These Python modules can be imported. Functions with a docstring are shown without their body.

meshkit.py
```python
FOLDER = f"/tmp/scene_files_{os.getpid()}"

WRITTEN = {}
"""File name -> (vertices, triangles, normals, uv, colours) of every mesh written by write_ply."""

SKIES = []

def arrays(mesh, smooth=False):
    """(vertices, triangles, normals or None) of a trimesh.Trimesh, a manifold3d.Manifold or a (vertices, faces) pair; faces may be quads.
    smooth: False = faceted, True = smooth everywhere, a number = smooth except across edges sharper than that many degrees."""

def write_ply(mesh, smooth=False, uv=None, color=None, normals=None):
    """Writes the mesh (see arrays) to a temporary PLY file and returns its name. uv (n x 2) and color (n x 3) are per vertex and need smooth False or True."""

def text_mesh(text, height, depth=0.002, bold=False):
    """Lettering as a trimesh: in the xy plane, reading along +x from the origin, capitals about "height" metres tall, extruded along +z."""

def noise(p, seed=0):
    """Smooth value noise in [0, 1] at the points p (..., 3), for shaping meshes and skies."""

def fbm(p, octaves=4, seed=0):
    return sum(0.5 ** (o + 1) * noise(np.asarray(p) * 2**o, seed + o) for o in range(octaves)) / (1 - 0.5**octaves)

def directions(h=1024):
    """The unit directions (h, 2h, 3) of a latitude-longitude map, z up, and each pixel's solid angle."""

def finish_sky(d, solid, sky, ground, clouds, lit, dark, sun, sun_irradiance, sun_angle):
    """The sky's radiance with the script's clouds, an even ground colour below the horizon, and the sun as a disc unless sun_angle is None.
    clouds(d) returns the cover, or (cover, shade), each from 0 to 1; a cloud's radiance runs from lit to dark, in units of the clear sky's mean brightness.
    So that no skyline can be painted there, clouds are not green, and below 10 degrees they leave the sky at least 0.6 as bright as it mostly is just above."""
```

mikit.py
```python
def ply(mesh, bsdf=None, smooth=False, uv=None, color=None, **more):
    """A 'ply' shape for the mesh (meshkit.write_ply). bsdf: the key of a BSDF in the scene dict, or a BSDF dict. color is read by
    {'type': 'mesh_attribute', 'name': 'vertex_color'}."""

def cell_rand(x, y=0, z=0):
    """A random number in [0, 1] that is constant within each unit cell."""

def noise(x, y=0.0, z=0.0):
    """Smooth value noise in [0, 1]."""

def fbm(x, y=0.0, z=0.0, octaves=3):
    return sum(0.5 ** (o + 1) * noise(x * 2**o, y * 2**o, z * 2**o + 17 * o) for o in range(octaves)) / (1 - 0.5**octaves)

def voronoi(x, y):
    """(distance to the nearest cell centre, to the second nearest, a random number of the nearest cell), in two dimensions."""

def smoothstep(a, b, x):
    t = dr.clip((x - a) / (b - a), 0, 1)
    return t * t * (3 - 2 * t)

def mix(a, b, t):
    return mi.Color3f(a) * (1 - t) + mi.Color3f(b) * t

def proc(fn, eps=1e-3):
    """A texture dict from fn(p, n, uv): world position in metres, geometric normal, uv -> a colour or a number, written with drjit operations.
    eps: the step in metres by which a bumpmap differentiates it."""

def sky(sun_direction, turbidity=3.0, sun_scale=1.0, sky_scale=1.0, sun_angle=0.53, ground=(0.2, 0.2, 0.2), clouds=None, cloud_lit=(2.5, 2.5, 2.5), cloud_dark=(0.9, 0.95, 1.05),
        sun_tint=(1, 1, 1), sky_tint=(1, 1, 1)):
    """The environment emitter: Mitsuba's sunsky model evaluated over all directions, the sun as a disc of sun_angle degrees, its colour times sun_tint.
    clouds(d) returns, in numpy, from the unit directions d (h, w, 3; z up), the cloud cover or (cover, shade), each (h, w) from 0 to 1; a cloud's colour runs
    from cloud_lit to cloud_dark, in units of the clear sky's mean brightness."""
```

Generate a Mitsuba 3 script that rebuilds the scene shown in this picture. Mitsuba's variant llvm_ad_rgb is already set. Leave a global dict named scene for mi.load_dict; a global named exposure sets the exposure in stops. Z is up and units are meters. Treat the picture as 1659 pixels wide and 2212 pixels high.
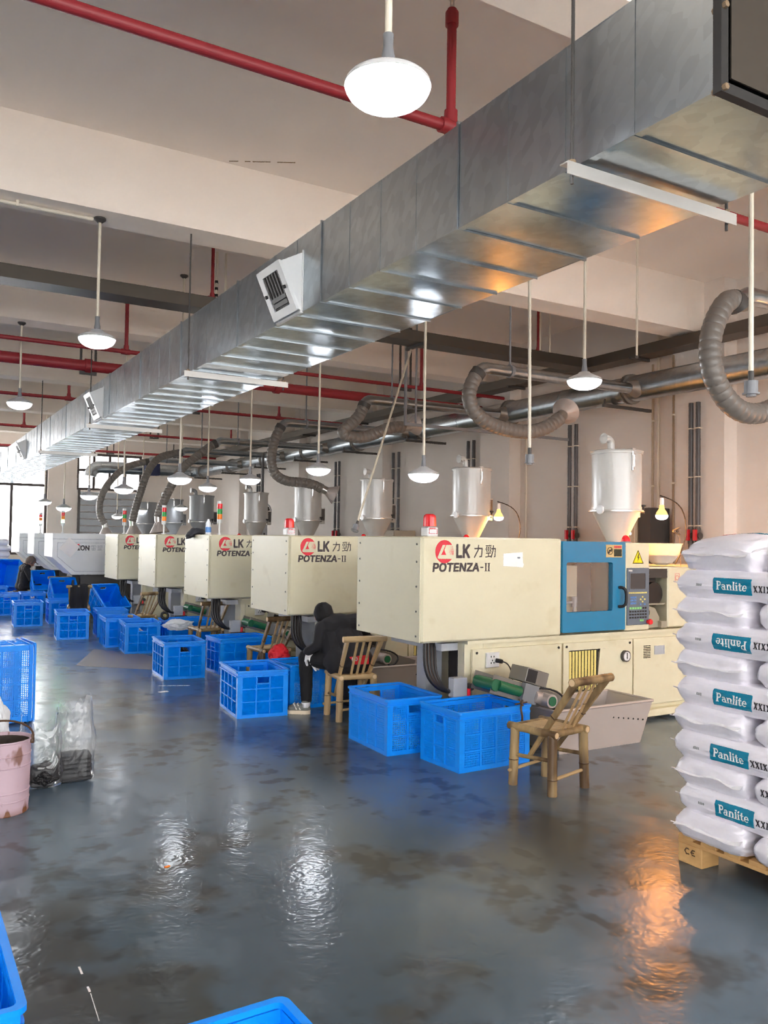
import math, random
import numpy as np, trimesh, mitsuba as mi, drjit as dr, manifold3d, shapely
from shapely.geometry import LineString, Polygon, Point, box as sbox
from shapely.ops import unary_union
from shapely import affinity
import mikit, meshkit
from mikit import ply, proc, noise, fbm, voronoi, smoothstep, mix
rng = random.Random(7)
PI = math.pi
T4 = mi.ScalarTransform4f
scene, labels = {}, {}

# ------------------------------------------------------------------ camera, sky, exposure
CAM_H, YAW, PITCH, ROLL, FPX = 1.62, math.radians(30.45), math.radians(1.85), math.radians(0.85), 1815.0
_f = np.array([math.sin(YAW)*math.cos(PITCH), math.cos(YAW)*math.cos(PITCH), math.sin(PITCH)])
_r = np.array([math.cos(YAW), -math.sin(YAW), 0.0]); _u = np.cross(_r, _f)
_up = _u*math.cos(ROLL) - _r*math.sin(ROLL)
scene['camera'] = {'type': 'perspective', 'fov': math.degrees(2*math.atan(1659/2/FPX)), 'fov_axis': 'x', 'near_clip': 0.05, 'far_clip': 300.0,
                   'to_world': T4().look_at(origin=[0, 0, CAM_H], target=[float(v) for v in np.array([0, 0, CAM_H])+_f], up=[float(v) for v in _up])}
exposure = 1.1
SKY, LED, IRB = 13.0, 19.0, (250.0, 92.0, 20.0)
scene['sky'] = mikit.sky([0.3, -0.6, 0.75], turbidity=4.0, sun_scale=0.0, sky_scale=SKY, ground=(0.75, 0.75, 0.74),
                         clouds=lambda d: (np.ones(d.shape[:2]), np.zeros(d.shape[:2])), cloud_lit=(3.0, 3.0, 3.0))

# ------------------------------------------------------------------ materials
def rgb(r, g, b): return {'type': 'rgb', 'value': [r, g, b]}
def srgb(r, g, b):
    return [((c/255+0.055)/1.055)**2.4 if c > 10 else c/255/12.92 for c in (r, g, b)]
def pr(name, col, rough=0.5, metal=0.0, two=True, **kw):
    c = rgb(*col) if isinstance(col, (tuple, list)) else col
    b = {'type': 'principled', 'base_color': c, 'roughness': rough, **({'metallic': metal} if metal else {}), **kw}
    scene['mat_'+name] = {'type': 'twosided', 'bsdf': b} if two else b
def emit(v, w=1.0): return {'type': 'area', 'radiance': rgb(*v), 'sampling_weight': w}

def floor_col(p, n, uv):
    x, y = p.x, p.y
    a = fbm(x*0.55+3, y*0.55, 0.0, 4); b = fbm(x*2.3, y*2.3+9, 1.0, 4); c = fbm(x*9, y*9, 2.0, 3)
    base = mix(srgb(84, 100, 112), srgb(72, 85, 92), smoothstep(0.3, 0.7, a))
    base = mix(base, mi.Color3f(srgb(70, 70, 64)), 0.9*smoothstep(0.46, 0.66, b)*smoothstep(0.30, 0.58, a))
    base = mix(base, mi.Color3f(srgb(52, 51, 47)), 0.75*smoothstep(0.52, 0.72, c)*smoothstep(0.42, 0.6, b))
    dust = smoothstep(0.62, 0.74, fbm(x*1.3+40, y*0.8, 5.0, 3))
    return mix(base, mi.Color3f(srgb(100, 105, 106)), 0.35*dust)
def floor_rough(p, n, uv):
    return 0.13 + 0.14*fbm(p.x*1.7, p.y*1.7, 0.0, 3) + 0.10*smoothstep(0.55, 0.75, fbm(p.x*6, p.y*6, 3.0, 2))
def floor_bump(p, n, uv):
    return 0.0010*fbm(p.x*16, p.y*16, 0.0, 2) + 0.0005*noise(p.x*70, p.y*70)
scene['mat_floor'] = {'type': 'twosided', 'bsdf': {'type': 'bumpmap', 'arbitrary': proc(floor_bump, 2e-3), 'scale': 1.0,
    'bsdf': {'type': 'principled', 'base_color': proc(floor_col), 'roughness': proc(floor_rough), 'specular': 0.33}}}
def wall_col(p, n, uv):
    a = fbm(p.x*0.7+p.y*0.7, p.z*0.9, 4.0, 3)
    return mix(srgb(224, 217, 210), srgb(216, 208, 200), a)
pr('wall', proc(wall_col), 0.85)
pr('patch', srgb(104, 96, 88), 0.4)
pr('ceiling', srgb(232, 223, 214), 0.9)
pr('beam', srgb(243, 232, 220), 0.85)
def galv_col(p, n, uv):
    v = voronoi(p.x*22+p.z*17, p.y*22+p.z*9)[2]
    a = fbm(p.x*1.1, p.y*1.1, p.z*1.1, 3)
    return mix(srgb(184, 190, 193), srgb(156, 166, 174), a)*(0.92+0.14*v)
def galv_rough(p, n, uv): return 0.12 + 0.13*fbm(p.x*5, p.y*5, p.z*5, 2) + 0.14*dr.abs(n.x)
pr('galv', proc(galv_col), proc(galv_rough), 1.0)
pr('galv_dull', srgb(128, 124, 118), 0.4, 0.55)
pr('tray', srgb(92, 87, 80), 0.42, 0.75)
pr('steel', srgb(196, 194, 190), 0.28, 1.0)
pr('chrome', srgb(225, 225, 225), 0.1, 1.0)
pr('stainless', srgb(182, 172, 166), 0.4, 0.35)
pr('angle', srgb(205, 203, 198), 0.4, 0.6)
pr('gasket', srgb(40, 39, 38), 0.7)
def cream_col(p, n, uv):
    a = smoothstep(0.62, 0.8, fbm(p.x*5+2, p.y*5, p.z*4, 4))
    return mix(srgb(213, 207, 179), srgb(196, 187, 154), 0.5*a)
pr('cream', proc(cream_col), 0.38, specular=0.4)
pr('cream_dark', srgb(150, 144, 126), 0.5)
pr('machine_white', srgb(226, 228, 228), 0.35)
pr('machine_grey', srgb(168, 172, 176), 0.45)
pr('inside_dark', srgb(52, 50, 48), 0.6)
pr('teal', srgb(22, 118, 158), 0.35)
pr('console', srgb(92, 104, 116), 0.45)
pr('screen', srgb(58, 58, 60), 0.12)
pr('rubber', srgb(24, 24, 26), 0.45)
pr('black', srgb(16, 16, 18), 0.55)
pr('ink', srgb(60, 52, 54), 0.6)
pr('black_ink', srgb(26, 24, 30), 0.6)
pr('logo_red', srgb(206, 44, 58), 0.45)
pr('red_paint', srgb(138, 38, 44), 0.45)
pr('red_plastic', srgb(220, 28, 38), 0.25, clearcoat=0.5)
pr('red_cloth', srgb(200, 30, 40), 0.7)
pr('green_plastic', srgb(30, 140, 60), 0.35)
pr('orange_plastic', srgb(245, 130, 30), 0.35)
scene['mat_green_lit'] = {'type': 'diffuse', 'reflectance': rgb(0.1, 0.6, 0.25)}
pr('yellow', srgb(250, 214, 20), 0.5)
pr('yellow_dull', srgb(214, 200, 120), 0.6)
pr('tan_label', srgb(196, 168, 116), 0.6)
pr('dark_green', srgb(40, 46, 30), 0.6)
pr('key_blue', srgb(86, 130, 186), 0.5)
pr('key_green', srgb(130, 200, 120), 0.5)
pr('belt_green', srgb(24, 92, 58), 0.45)
pr('paper', srgb(244, 240, 236), 0.8)
pr('blue', srgb(4, 134, 236), 0.38, specular=0.4)
scene['mat_blue_thin'] = {'type': 'principledthin', 'base_color': rgb(*srgb(4, 140, 242)), 'roughness': 0.4, 'diff_trans': 0.8}
def bamboo_col(p, n, uv):
    a = fbm(p.x*7+p.y*5, p.y*7-p.x*3, p.z*3, 3); b = fbm(p.x*60, p.y*60, p.z*6, 2)
    return mix(srgb(154, 130, 90), srgb(88, 66, 42), smoothstep(0.35, 0.68, a))*(0.8+0.4*b)
pr('bamboo', proc(bamboo_col), 0.42)
pr('bamboo_light', srgb(178, 150, 108), 0.45)
pr('bamboo_end', srgb(214, 186, 146), 0.7)
pr('bamboo_node', srgb(72, 50, 32), 0.5)
pr('bag_white', srgb(243, 240, 247), 0.26, clearcoat=0.6, clearcoat_gloss=0.85)
pr('bag_seam', srgb(240, 238, 240), 0.4)
pr('bag_teal', srgb(8, 112, 140), 0.35)
pr('white_print', srgb(238, 240, 240), 0.5)
pr('red_print', srgb(196, 60, 70), 0.5)
def wood_col(p, n, uv):
    g = fbm(p.x*3, p.y*18, p.z*24, 3)
    return mix(srgb(206, 168, 112), srgb(168, 124, 74), g)
pr('wood', proc(wood_col), 0.65)
pr('hopper', srgb(192, 190, 185), 0.22, clearcoat=0.4)
pr('hopper_grey', srgb(136, 138, 140), 0.35)
pr('hose', srgb(112, 106, 100), 0.34)
pr('pole', srgb(226, 218, 200), 0.4)
pr('lamp_body', srgb(200, 202, 204), 0.35)
pr('socket_grey', srgb(120, 122, 126), 0.4)
pr('dark_metal', srgb(66, 64, 62), 0.5)
pr('dark_pipe', srgb(72, 72, 74), 0.4)
pr('brown_pipe', srgb(128, 108, 84), 0.5)
pr('conduit', srgb(214, 206, 190), 0.5)
pr('valve_red', srgb(190, 30, 40), 0.4)
pr('cabinet', srgb(172, 156, 134), 0.5)
pr('cloth_black', srgb(26, 26, 30), 0.85, sheen=0.5)
pr('cloth_trouser', srgb(22, 22, 24), 0.9)
pr('skin', srgb(176, 130, 104), 0.5)
pr('hair', srgb(15, 14, 15), 0.8)
pr('cap', srgb(104, 92, 82), 0.8)
pr('glove', srgb(236, 236, 238), 0.8)
pr('shoe_grey', srgb(112, 114, 108), 0.7)
pr('shoe_sole', srgb(206, 192, 168), 0.7)
pr('shoe_white', srgb(214, 210, 200), 0.7)
def bucket_col(p, n, uv):
    r = smoothstep(0.60, 0.72, fbm(p.x*16, p.y*16, p.z*6, 4)); low = smoothstep(0.05, 0.0, p.z)
    return mix(mix(srgb(182, 158, 168), srgb(158, 136, 144), fbm(p.x*5, p.y*5, p.z*3, 2)), mi.Color3f(srgb(104, 64, 36)), dr.clip(0.8*r+0.6*low, 0, 1))
pr('bucket', proc(bucket_col), 0.5)
pr('bucket_in', srgb(50, 42, 36), 0.8)
pr('plastic_white', srgb(222, 224, 228), 0.3)
scene['mat_clear'] = {'type': 'blendbsdf', 'weight': 0.025, 'a': {'type': 'thindielectric', 'int_ior': 1.45},
                      'b': {'type': 'twosided', 'bsdf': {'type': 'principled', 'base_color': rgb(0.55, 0.55, 0.57), 'roughness': 0.35}}}
scene['mat_milky'] = {'type': 'principledthin', 'base_color': rgb(0.86, 0.88, 0.9), 'roughness': 0.3, 'diff_trans': 0.9}
scene['mat_glass'] = {'type': 'thindielectric', 'int_ior': 1.5}
scene['mat_bulb'] = {'type': 'diffuse', 'reflectance': rgb(0.4, 0.2, 0.08)}
scene['mat_bowl'] = {'type': 'principledthin', 'base_color': rgb(0.9, 0.86, 0.78), 'roughness': 0.4, 'diff_trans': 1.0}
pr('pellet', srgb(150, 104, 80), 0.6)
pr('window_frame', srgb(58, 50, 48), 0.5)
pr('blue_box', srgb(20, 30, 70), 0.5)
pr('teal_box', srgb(20, 140, 165), 0.4)

# ------------------------------------------------------------------ scene helpers
def numbered(base):
    if not any(k == base or k.startswith(base+'__') for k in scene): return base
    i = 1
    while True:
        k = f'{base}_{i:03d}'
        if k not in USED: return k
        i += 1
USED = set()
def newkey(base):
    k, i = base, 0
    while k in USED:
        i += 1; k = f'{base}_{i:03d}'
    USED.add(k); return k
def M(m): return T4(np.asarray(m, float).tolist() if False else np.asarray(m, float))
def shape(mesh, mat, smooth=30, **kw): return ply(mesh, 'mat_'+mat if isinstance(mat, str) else mat, smooth=smooth, **kw)
class Thing:
    """A prototype: parts with their meshes; place() writes its entries under a key of its own."""
    def __init__(s, name): s.name, s.parts = name, []
    def part(s, name, mesh, mat, parent=None, smooth=30, label=None, kind=None, **kw):
        d = mesh if isinstance(mesh, dict) else shape(mesh, mat, smooth, **kw)
        s.parts.append((name, parent, d, label, kind)); return len(s.parts)-1
    def place(s, label=None, cat=None, group=None, m=None, kind=None, skip=()):
        root = newkey(s.name); keys = {}
        for i, (n, par, d, lb, kd) in enumerate(s.parts):
            if n in skip or (par is not None and par not in keys): continue
            k = root if n == '' else newkey((root if par is None else keys[par])+'__'+n)
            keys[i] = k; d = dict(d)
            if m is not None: d['to_world'] = T4(np.asarray(m, float))
            scene[k] = d
            if lb or kd: labels[k] = {**({'label': lb} if lb else {}), **({'kind': kd} if kd else {})}
        L = {}
        if label: L['label'] = label
        if cat: L['category'] = cat
        if group: L['group'] = group
        if kind: L['kind'] = kind
        labels[root] = {**labels.get(root, {}), **L}
        return root
def struct(name, mesh, mat, smooth=False, parent=None, label=None):
    k = newkey(name if parent is None else parent+'__'+name)
    scene[k] = shape(mesh, mat, smooth)
    if parent is None: labels[k] = {'kind': 'structure', **({'label': label} if label else {})}
    elif label: labels[k] = {'label': label}
    return k
def single(name, mesh, mat, label, cat, group=None, smooth=30, kind=None):
    t = Thing(name); t.part('', mesh, mat, smooth=smooth); return t.place(label, cat, group, kind=kind)

# ------------------------------------------------------------------ mesh helpers
def box(x0, x1, y0, y1, z0, z1):
    m = trimesh.creation.box((x1-x0, y1-y0, z1-z0)); m.apply_translation(((x0+x1)/2, (y0+y1)/2, (z0+z1)/2)); return m
def rbox(x0, x1, y0, y1, z0, z1, c=0.01):
    P = []
    for sx in (0, 1):
        for sy in (0, 1):
            for sz in (0, 1):
                q = np.array([(x0, x1)[sx], (y0, y1)[sy], (z0, z1)[sz]]); d = np.array([(1, -1)[sx], (1, -1)[sy], (1, -1)[sz]])*c
                for k in range(3):
                    e = q + d; e[k] = q[k]; P.append(e)
    return trimesh.convex.convex_hull(np.array(P))
def cat(*ms):
    L = []
    for m in ms: L += list(m) if isinstance(m, (list, tuple)) else [m]
    return trimesh.util.concatenate(L)
def rot(axis, deg, pt=None):
    return trimesh.transformations.rotation_matrix(math.radians(deg), {'x': [1, 0, 0], 'y': [0, 1, 0], 'z': [0, 0, 1]}.get(axis, axis), pt)
def tr(x, y, z): return trimesh.transformations.translation_matrix((x, y, z))
def mv(m, *mats):
    m = m.copy()
    for a in mats: m.apply_transform(a)
    return m
def sweep(pts, r, n=12, cap=True):
    p = np.asarray(pts, float); k = len(p); rr = np.broadcast_to(np.asarray(r, float), (k,))
    t = np.gradient(p, axis=0); t /= np.linalg.norm(t, axis=1, keepdims=True)+1e-12
    a = np.cross(t[0], [0, 0, 1.0] if abs(t[0][2]) < 0.9 else [1.0, 0, 0]); a /= np.linalg.norm(a)
    V = []; ang = np.arange(n)*2*PI/n
    for i in range(k):
        a = a - t[i]*(a@t[i]); a /= np.linalg.norm(a); b = np.cross(t[i], a)
        V.append(p[i]+rr[i]*(np.cos(ang)[:, None]*a+np.sin(ang)[:, None]*b))
    V = np.vstack(V); F = []
    for i in range(k-1):
        for j in range(n):
            q = (i*n+j, i*n+(j+1) % n, (i+1)*n+(j+1) % n, (i+1)*n+j); F += [(q[0], q[1], q[2]), (q[0], q[2], q[3])]
    if cap:
        V = np.vstack([V, p[0], p[-1]]); c0, c1 = k*n, k*n+1
        for j in range(n): F += [(c0, (j+1) % n, j), (c1, (k-1)*n+j, (k-1)*n+(j+1) % n)]
    return trimesh.Trimesh(V, F, process=False)
def rod(a, b, r, n=10, r2=None): return sweep([a, b], [r, r if r2 is None else r2], n)
def spline(pts, n=40):
    from scipy.interpolate import CubicSpline
    p = np.asarray(pts, float); s = np.r_[0, np.cumsum(np.linalg.norm(np.diff(p, axis=0), axis=1))]
    return CubicSpline(s, p)(np.linspace(0, s[-1], n))
def lathe(prof, n=32): return trimesh.creation.revolve(np.asarray(prof, float), sections=n)
def extr(g, d):
    gs = [x for x in getattr(g, 'geoms', [g]) if isinstance(x, Polygon) and x.area > 1e-9]
    return cat([trimesh.creation.extrude_polygon(x, d, engine='earcut') for x in gs])
FRONT = np.array([[1, 0, 0, 0], [0, 0, -1, 0], [0, 1, 0, 0], [0, 0, 0, 1.0]])      # (x,y,z)->(x,-z,y): lettering on a face that looks along -y
def stroke(pts, w): return LineString(pts).buffer(w/2, cap_style='flat', join_style='mitre')
def hollow(x0, x1, y0, y1, z0, z1, t):   # open-topped box shell
    return cat(box(x0, x1, y0, y1, z0, z0+t), box(x0, x0+t, y0, y1, z0+t, z1), box(x1-t, x1, y0, y1, z0+t, z1), box(x0+t, x1-t, y0, y0+t, z0+t, z1), box(x0+t, x1-t, y1-t, y1, z0+t, z1))
def frame_y(x0, x1, z0, z1, w, y0, y1):  # rectangular frame in the xz plane
    return cat(box(x0, x1, y0, y1, z0, z0+w), box(x0, x1, y0, y1, z1-w, z1), box(x0, x0+w, y0, y1, z0+w, z1-w), box(x1-w, x1, y0, y1, z0+w, z1-w))

# ------------------------------------------------------------------ lettering
def cjk_li(x0=0.0, w=1.0, s=0.1):
    f = lambda P: [(x0+x*w, y) for x, y in P]
    return unary_union([stroke(f([(0.1, 0.70), (0.86, 0.72), (0.80, 0.12), (0.60, 0.10)]), s), stroke(f([(0.5, 0.98), (0.46, 0.6), (0.08, 0.02)]), s)])
def cjk_jin():
    s = 0.075; L = [stroke([(0.04, 0.92), (0.56, 0.95)], s), stroke([(0.06, 0.36), (0.52, 0.38)], s), stroke([(0.3, 0.38), (0.3, 0.1)], s), stroke([(0.0, 0.07), (0.58, 0.14)], s)]
    for x in (0.06, 0.24, 0.42): L.append(stroke([(x+0.1, 0.85), (x, 0.68), (x+0.12, 0.46)], s))
    return unary_union(L+[cjk_li(0.5, 0.52, 0.085)])
def ser(x, h, w=0.2): return unary_union([sbox(x-w/2, 0, x+w/2, h), sbox(x-w/2-0.08, 0, x+w/2+0.08, 0.07), sbox(x-w/2-0.08, h-0.07, x+w/2, h)])
def arc(pts, w): return LineString(pts).buffer(w/2, join_style='round', cap_style='flat')
def ell(cx, cy, rx, ry): return affinity.scale(Point(cx, cy).buffer(1, 12), rx, ry)
def g_P(): return unary_union([ser(0.2, 1.0), arc([(0.2, 0.94), (0.46, 0.94), (0.6, 0.86), (0.63, 0.73), (0.58, 0.58), (0.44, 0.5), (0.2, 0.5)], 0.13)]), 0.74
def g_a(): return unary_union([ell(0.25, 0.22, 0.24, 0.23).difference(ell(0.25, 0.22, 0.11, 0.13)), sbox(0.38, 0.05, 0.54, 0.56), arc([(0.06, 0.52), (0.2, 0.62), (0.36, 0.62), (0.48, 0.52)], 0.12), sbox(0.38, 0, 0.64, 0.08)]), 0.68
def g_n(): return unary_union([ser(0.16, 0.64, 0.17), ser(0.56, 0.5, 0.17), arc([(0.2, 0.5), (0.34, 0.61), (0.48, 0.59), (0.57, 0.44)], 0.13)]), 0.76
def g_l(): return ser(0.17, 1.0, 0.18), 0.36
def g_i(): return unary_union([ser(0.17, 0.64, 0.18), Point(0.16, 0.84).buffer(0.11)]), 0.36
def g_t(): return unary_union([sbox(0.12, 0.06, 0.3, 0.88), sbox(0, 0.54, 0.46, 0.64), arc([(0.2, 0.1), (0.3, 0.04), (0.46, 0.1)], 0.12)]), 0.5
def g_e(): return unary_union([ell(0.3, 0.32, 0.3, 0.34).difference(ell(0.3, 0.32, 0.13, 0.24)).difference(sbox(0.34, 0.14, 0.7, 0.28)), sbox(0.08, 0.28, 0.58, 0.38)]), 0.66
def g_X(): return unary_union([stroke([(0.12, 1.0), (0.62, 0)], 0.22), stroke([(0.6, 1.0), (0.12, 0)], 0.12), sbox(0, 0.92, 0.3, 1), sbox(0.46, 0.92, 0.74, 1), sbox(0, 0, 0.28, 0.08), sbox(0.44, 0, 0.76, 0.08)]), 0.86
def g_I(): return unary_union([sbox(0.1, 0, 0.3, 1), sbox(0, 0, 0.4, 0.08), sbox(0, 0.92, 0.4, 1)]), 0.52
def word(s, h):
    x, L = 0.0, []
    for ch in s:
        g, w = globals()['g_'+ch](); L.append(affinity.translate(g, x, 0)); x += w
    return affinity.scale(unary_union(L), h, h, origin=(0, 0)), x*h
def front_text(poly_or_mesh, x, z, y, depth=0.002):
    m = poly_or_mesh if isinstance(poly_or_mesh, trimesh.Trimesh) else extr(poly_or_mesh, depth)
    return mv(m, FRONT, tr(x, y, z))
def inter(s, h, w=None, slant=0.0, bold=True, depth=0.002):
    m = meshkit.text_mesh(s, h, depth, bold)
    if bold:
        tv = m.triangles[m.face_normals[:, 2] > 0.9][:, :, :2]
        m = extr(unary_union([Polygon(q) for q in tv]).buffer(h*0.035, join_style='mitre'), depth)
    m.apply_translation((-m.bounds[0][0], 0, 0))
    sx = 1.0 if w is None else w/(m.bounds[1][0]-m.bounds[0][0])
    A = np.eye(4); A[0, 0] = sx; A[0, 1] = slant; m.apply_transform(A); return m

# ------------------------------------------------------------------ the room
XR, XL, YB, YF, ZC, ZS = 9.10, -9.0, -5.0, 27.0, 4.95, 4.30
fl = struct('floor', box(XL-0.3, XR+0.3, YB-0.3, YF+0.3, -0.2, 0), 'floor')
struct('worn_patch', extr(Polygon([(2.03, 10.92), (2.55, 12.40), (3.00, 11.68), (3.31, 10.59), (2.79, 10.20)]), 0.0012), 'patch', parent=fl, label='brownish worn patch on the floor')
for a_, b_, w_ in (((0.66, 3.33), (0.66, 3.27), 0.004), ((0.66, 3.17), (0.66, 3.13), 0.004), ((0.66, 3.12), (0.65, 2.93), 0.0015), ((2.55, 9.10), (2.86, 8.97), 0.012)):
    struct('scratch', extr(LineString([a_, b_]).buffer(w_, cap_style='flat'), 0.001), 'paper', parent=fl)
ceil = struct('ceiling', box(XL-0.3, XR+0.3, YB-0.3, YF+0.3, ZC, ZC+0.2), 'ceiling')
for k in range(-4, 5):
    y = 7.10+4.18*k
    if y > YB+0.1: struct('beam', box(XL, XR, y, y+0.38, ZS, ZC), 'beam', parent=ceil, label='white concrete beam')
for x0, x1 in ((2.50, 2.58), (2.62, 2.67), (2.68, 2.84), (2.87, 3.03)):
    struct('crack', mv(box(x0, x1, -0.006, 0.006, ZC-0.003, ZC), rot('z', -30, (x0, 0, 0)), tr(0, 7.05-(x0-2.5)*0.56, 0)), 'brown_pipe', parent=ceil)
wr = struct('wall_right', box(XR, XR+0.3, YB-0.3, YF+0.3, 0, ZC), 'wall')
for k in range(-3, 5):
    y = 6.80+4.18*k
    struct('column', box(XR-0.24, XR, y, y+0.80, 0, ZC), 'wall', parent=wr, label='wall column')
def wall_with_holes(axis, at, t, a0, a1, holes):
    g = sbox(a0, 0, a1, ZC)
    for h in holes: g = g.difference(sbox(h[0], h[2], h[1], h[3]))
    m = extr(g, t)
    if axis == 'y': return mv(m, FRONT, tr(0, at+t, 0))
    A = np.array([[0, 0, 1, 0], [1, 0, 0, 0], [0, 1, 0, 0], [0, 0, 0, 1.0]]); return mv(m, A, tr(at, 0, 0))
W1 = (-6.5, 4.08, 1.0, 4.25); W2 = (4.92, 6.90, 3.0, 4.15)
struct('wall_far', wall_with_holes('y', YF, 0.3, XL-0.3, XR+0.3, [W1, W2]), 'wall')
WB = [(-7.5, -1.2, 0.9, 4.3), (-0.4, 3.2, 0.9, 4.3), (3.9, 8.4, 0.9, 4.3)]
struct('wall_back', wall_with_holes('y', YB-0.3, 0.3, XL-0.3, XR+0.3, WB), 'wall')
WL = [(-6.5+4.18*k, -6.5+4.18*k+3.3, 1.0, 3.9) for k in (0, 7)]
struct('wall_left', wall_with_holes('x', XL-0.3, 0.3, YB-0.3, YF+0.3, WL), 'wall')
NW = 0
def window(axis, at, h, cols, rows_z, lab=None):
    global NW
    NW += 1; a0, a1, z0, z1 = h; w = 0.07
    zs = [z0+w/2]+list(rows_z)+[z1-w/2]; xs = np.linspace(a0+w/2, a1-w/2, cols+1)
    bars = [box(x-w/2, x+w/2, -0.04, 0.04, z0, z1) for x in xs]+[box(a0, a1, -0.038, 0.038, z-w/2, z+w/2) for z in zs]
    A = np.eye(4) if axis == 'y' else np.array([[0, -1, 0, 0], [1, 0, 0, 0], [0, 0, 1, 0], [0, 0, 0, 1.0]])
    A = trimesh.transformations.translation_matrix((0, at, 0) if axis == 'y' else (at, 0, 0))@A
    k = newkey(f'window_{NW}'); scene[k] = shape(mv(cat(*bars), A), 'window_frame', False)
    labels[k] = {'kind': 'structure', **({'label': lab} if lab else {})}
    for i in range(cols):
        for j in range(len(zs)-1):
            g = trimesh.Trimesh([(xs[i]+.03, 0, zs[j]+.03), (xs[i+1]-.03, 0, zs[j]+.03), (xs[i+1]-.03, 0, zs[j+1]-.03), (xs[i]+.03, 0, zs[j+1]-.03)], [(0, 1, 2), (0, 2, 3)])
            kk = newkey(k+'__pane'); scene[kk] = shape(mv(g, A), 'glass', False)
window('y', YF+0.12, W1, 11, [3.09], 'tall bright window with dark frame at the far end of the hall')
window('y', YF+0.12, W2, 4, [3.62], 'high bright window strip above the grey shutter')
for h in WB: window('y', YB-0.15, h, 4, [2.9])
for h in WL: window('x', XL-0.15, h, 3, [2.8])
# roller shutter under the far window strip
NSL = 14
k = newkey('door_1'); scene[k] = shape(cat(box(4.95, 5.01, YF-0.10, YF-0.003, 0, 3.0), box(6.84, 6.90, YF-0.10, YF-0.003, 0, 3.0)), 'dark_metal', False)
labels[k] = {'kind': 'structure', 'label': 'grey slatted roller shutter at the far end behind the machines'}
for i in range(NSL):
    z = 0.02+i*2.95/NSL
    kk = newkey(k+'__slat'); scene[kk] = shape(mv(box(5.01, 6.84, -0.012, 0.012, 0, 2.95/NSL-0.03), rot('x', 14), tr(0, YF-0.05, z)), 'machine_grey', False)

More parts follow.
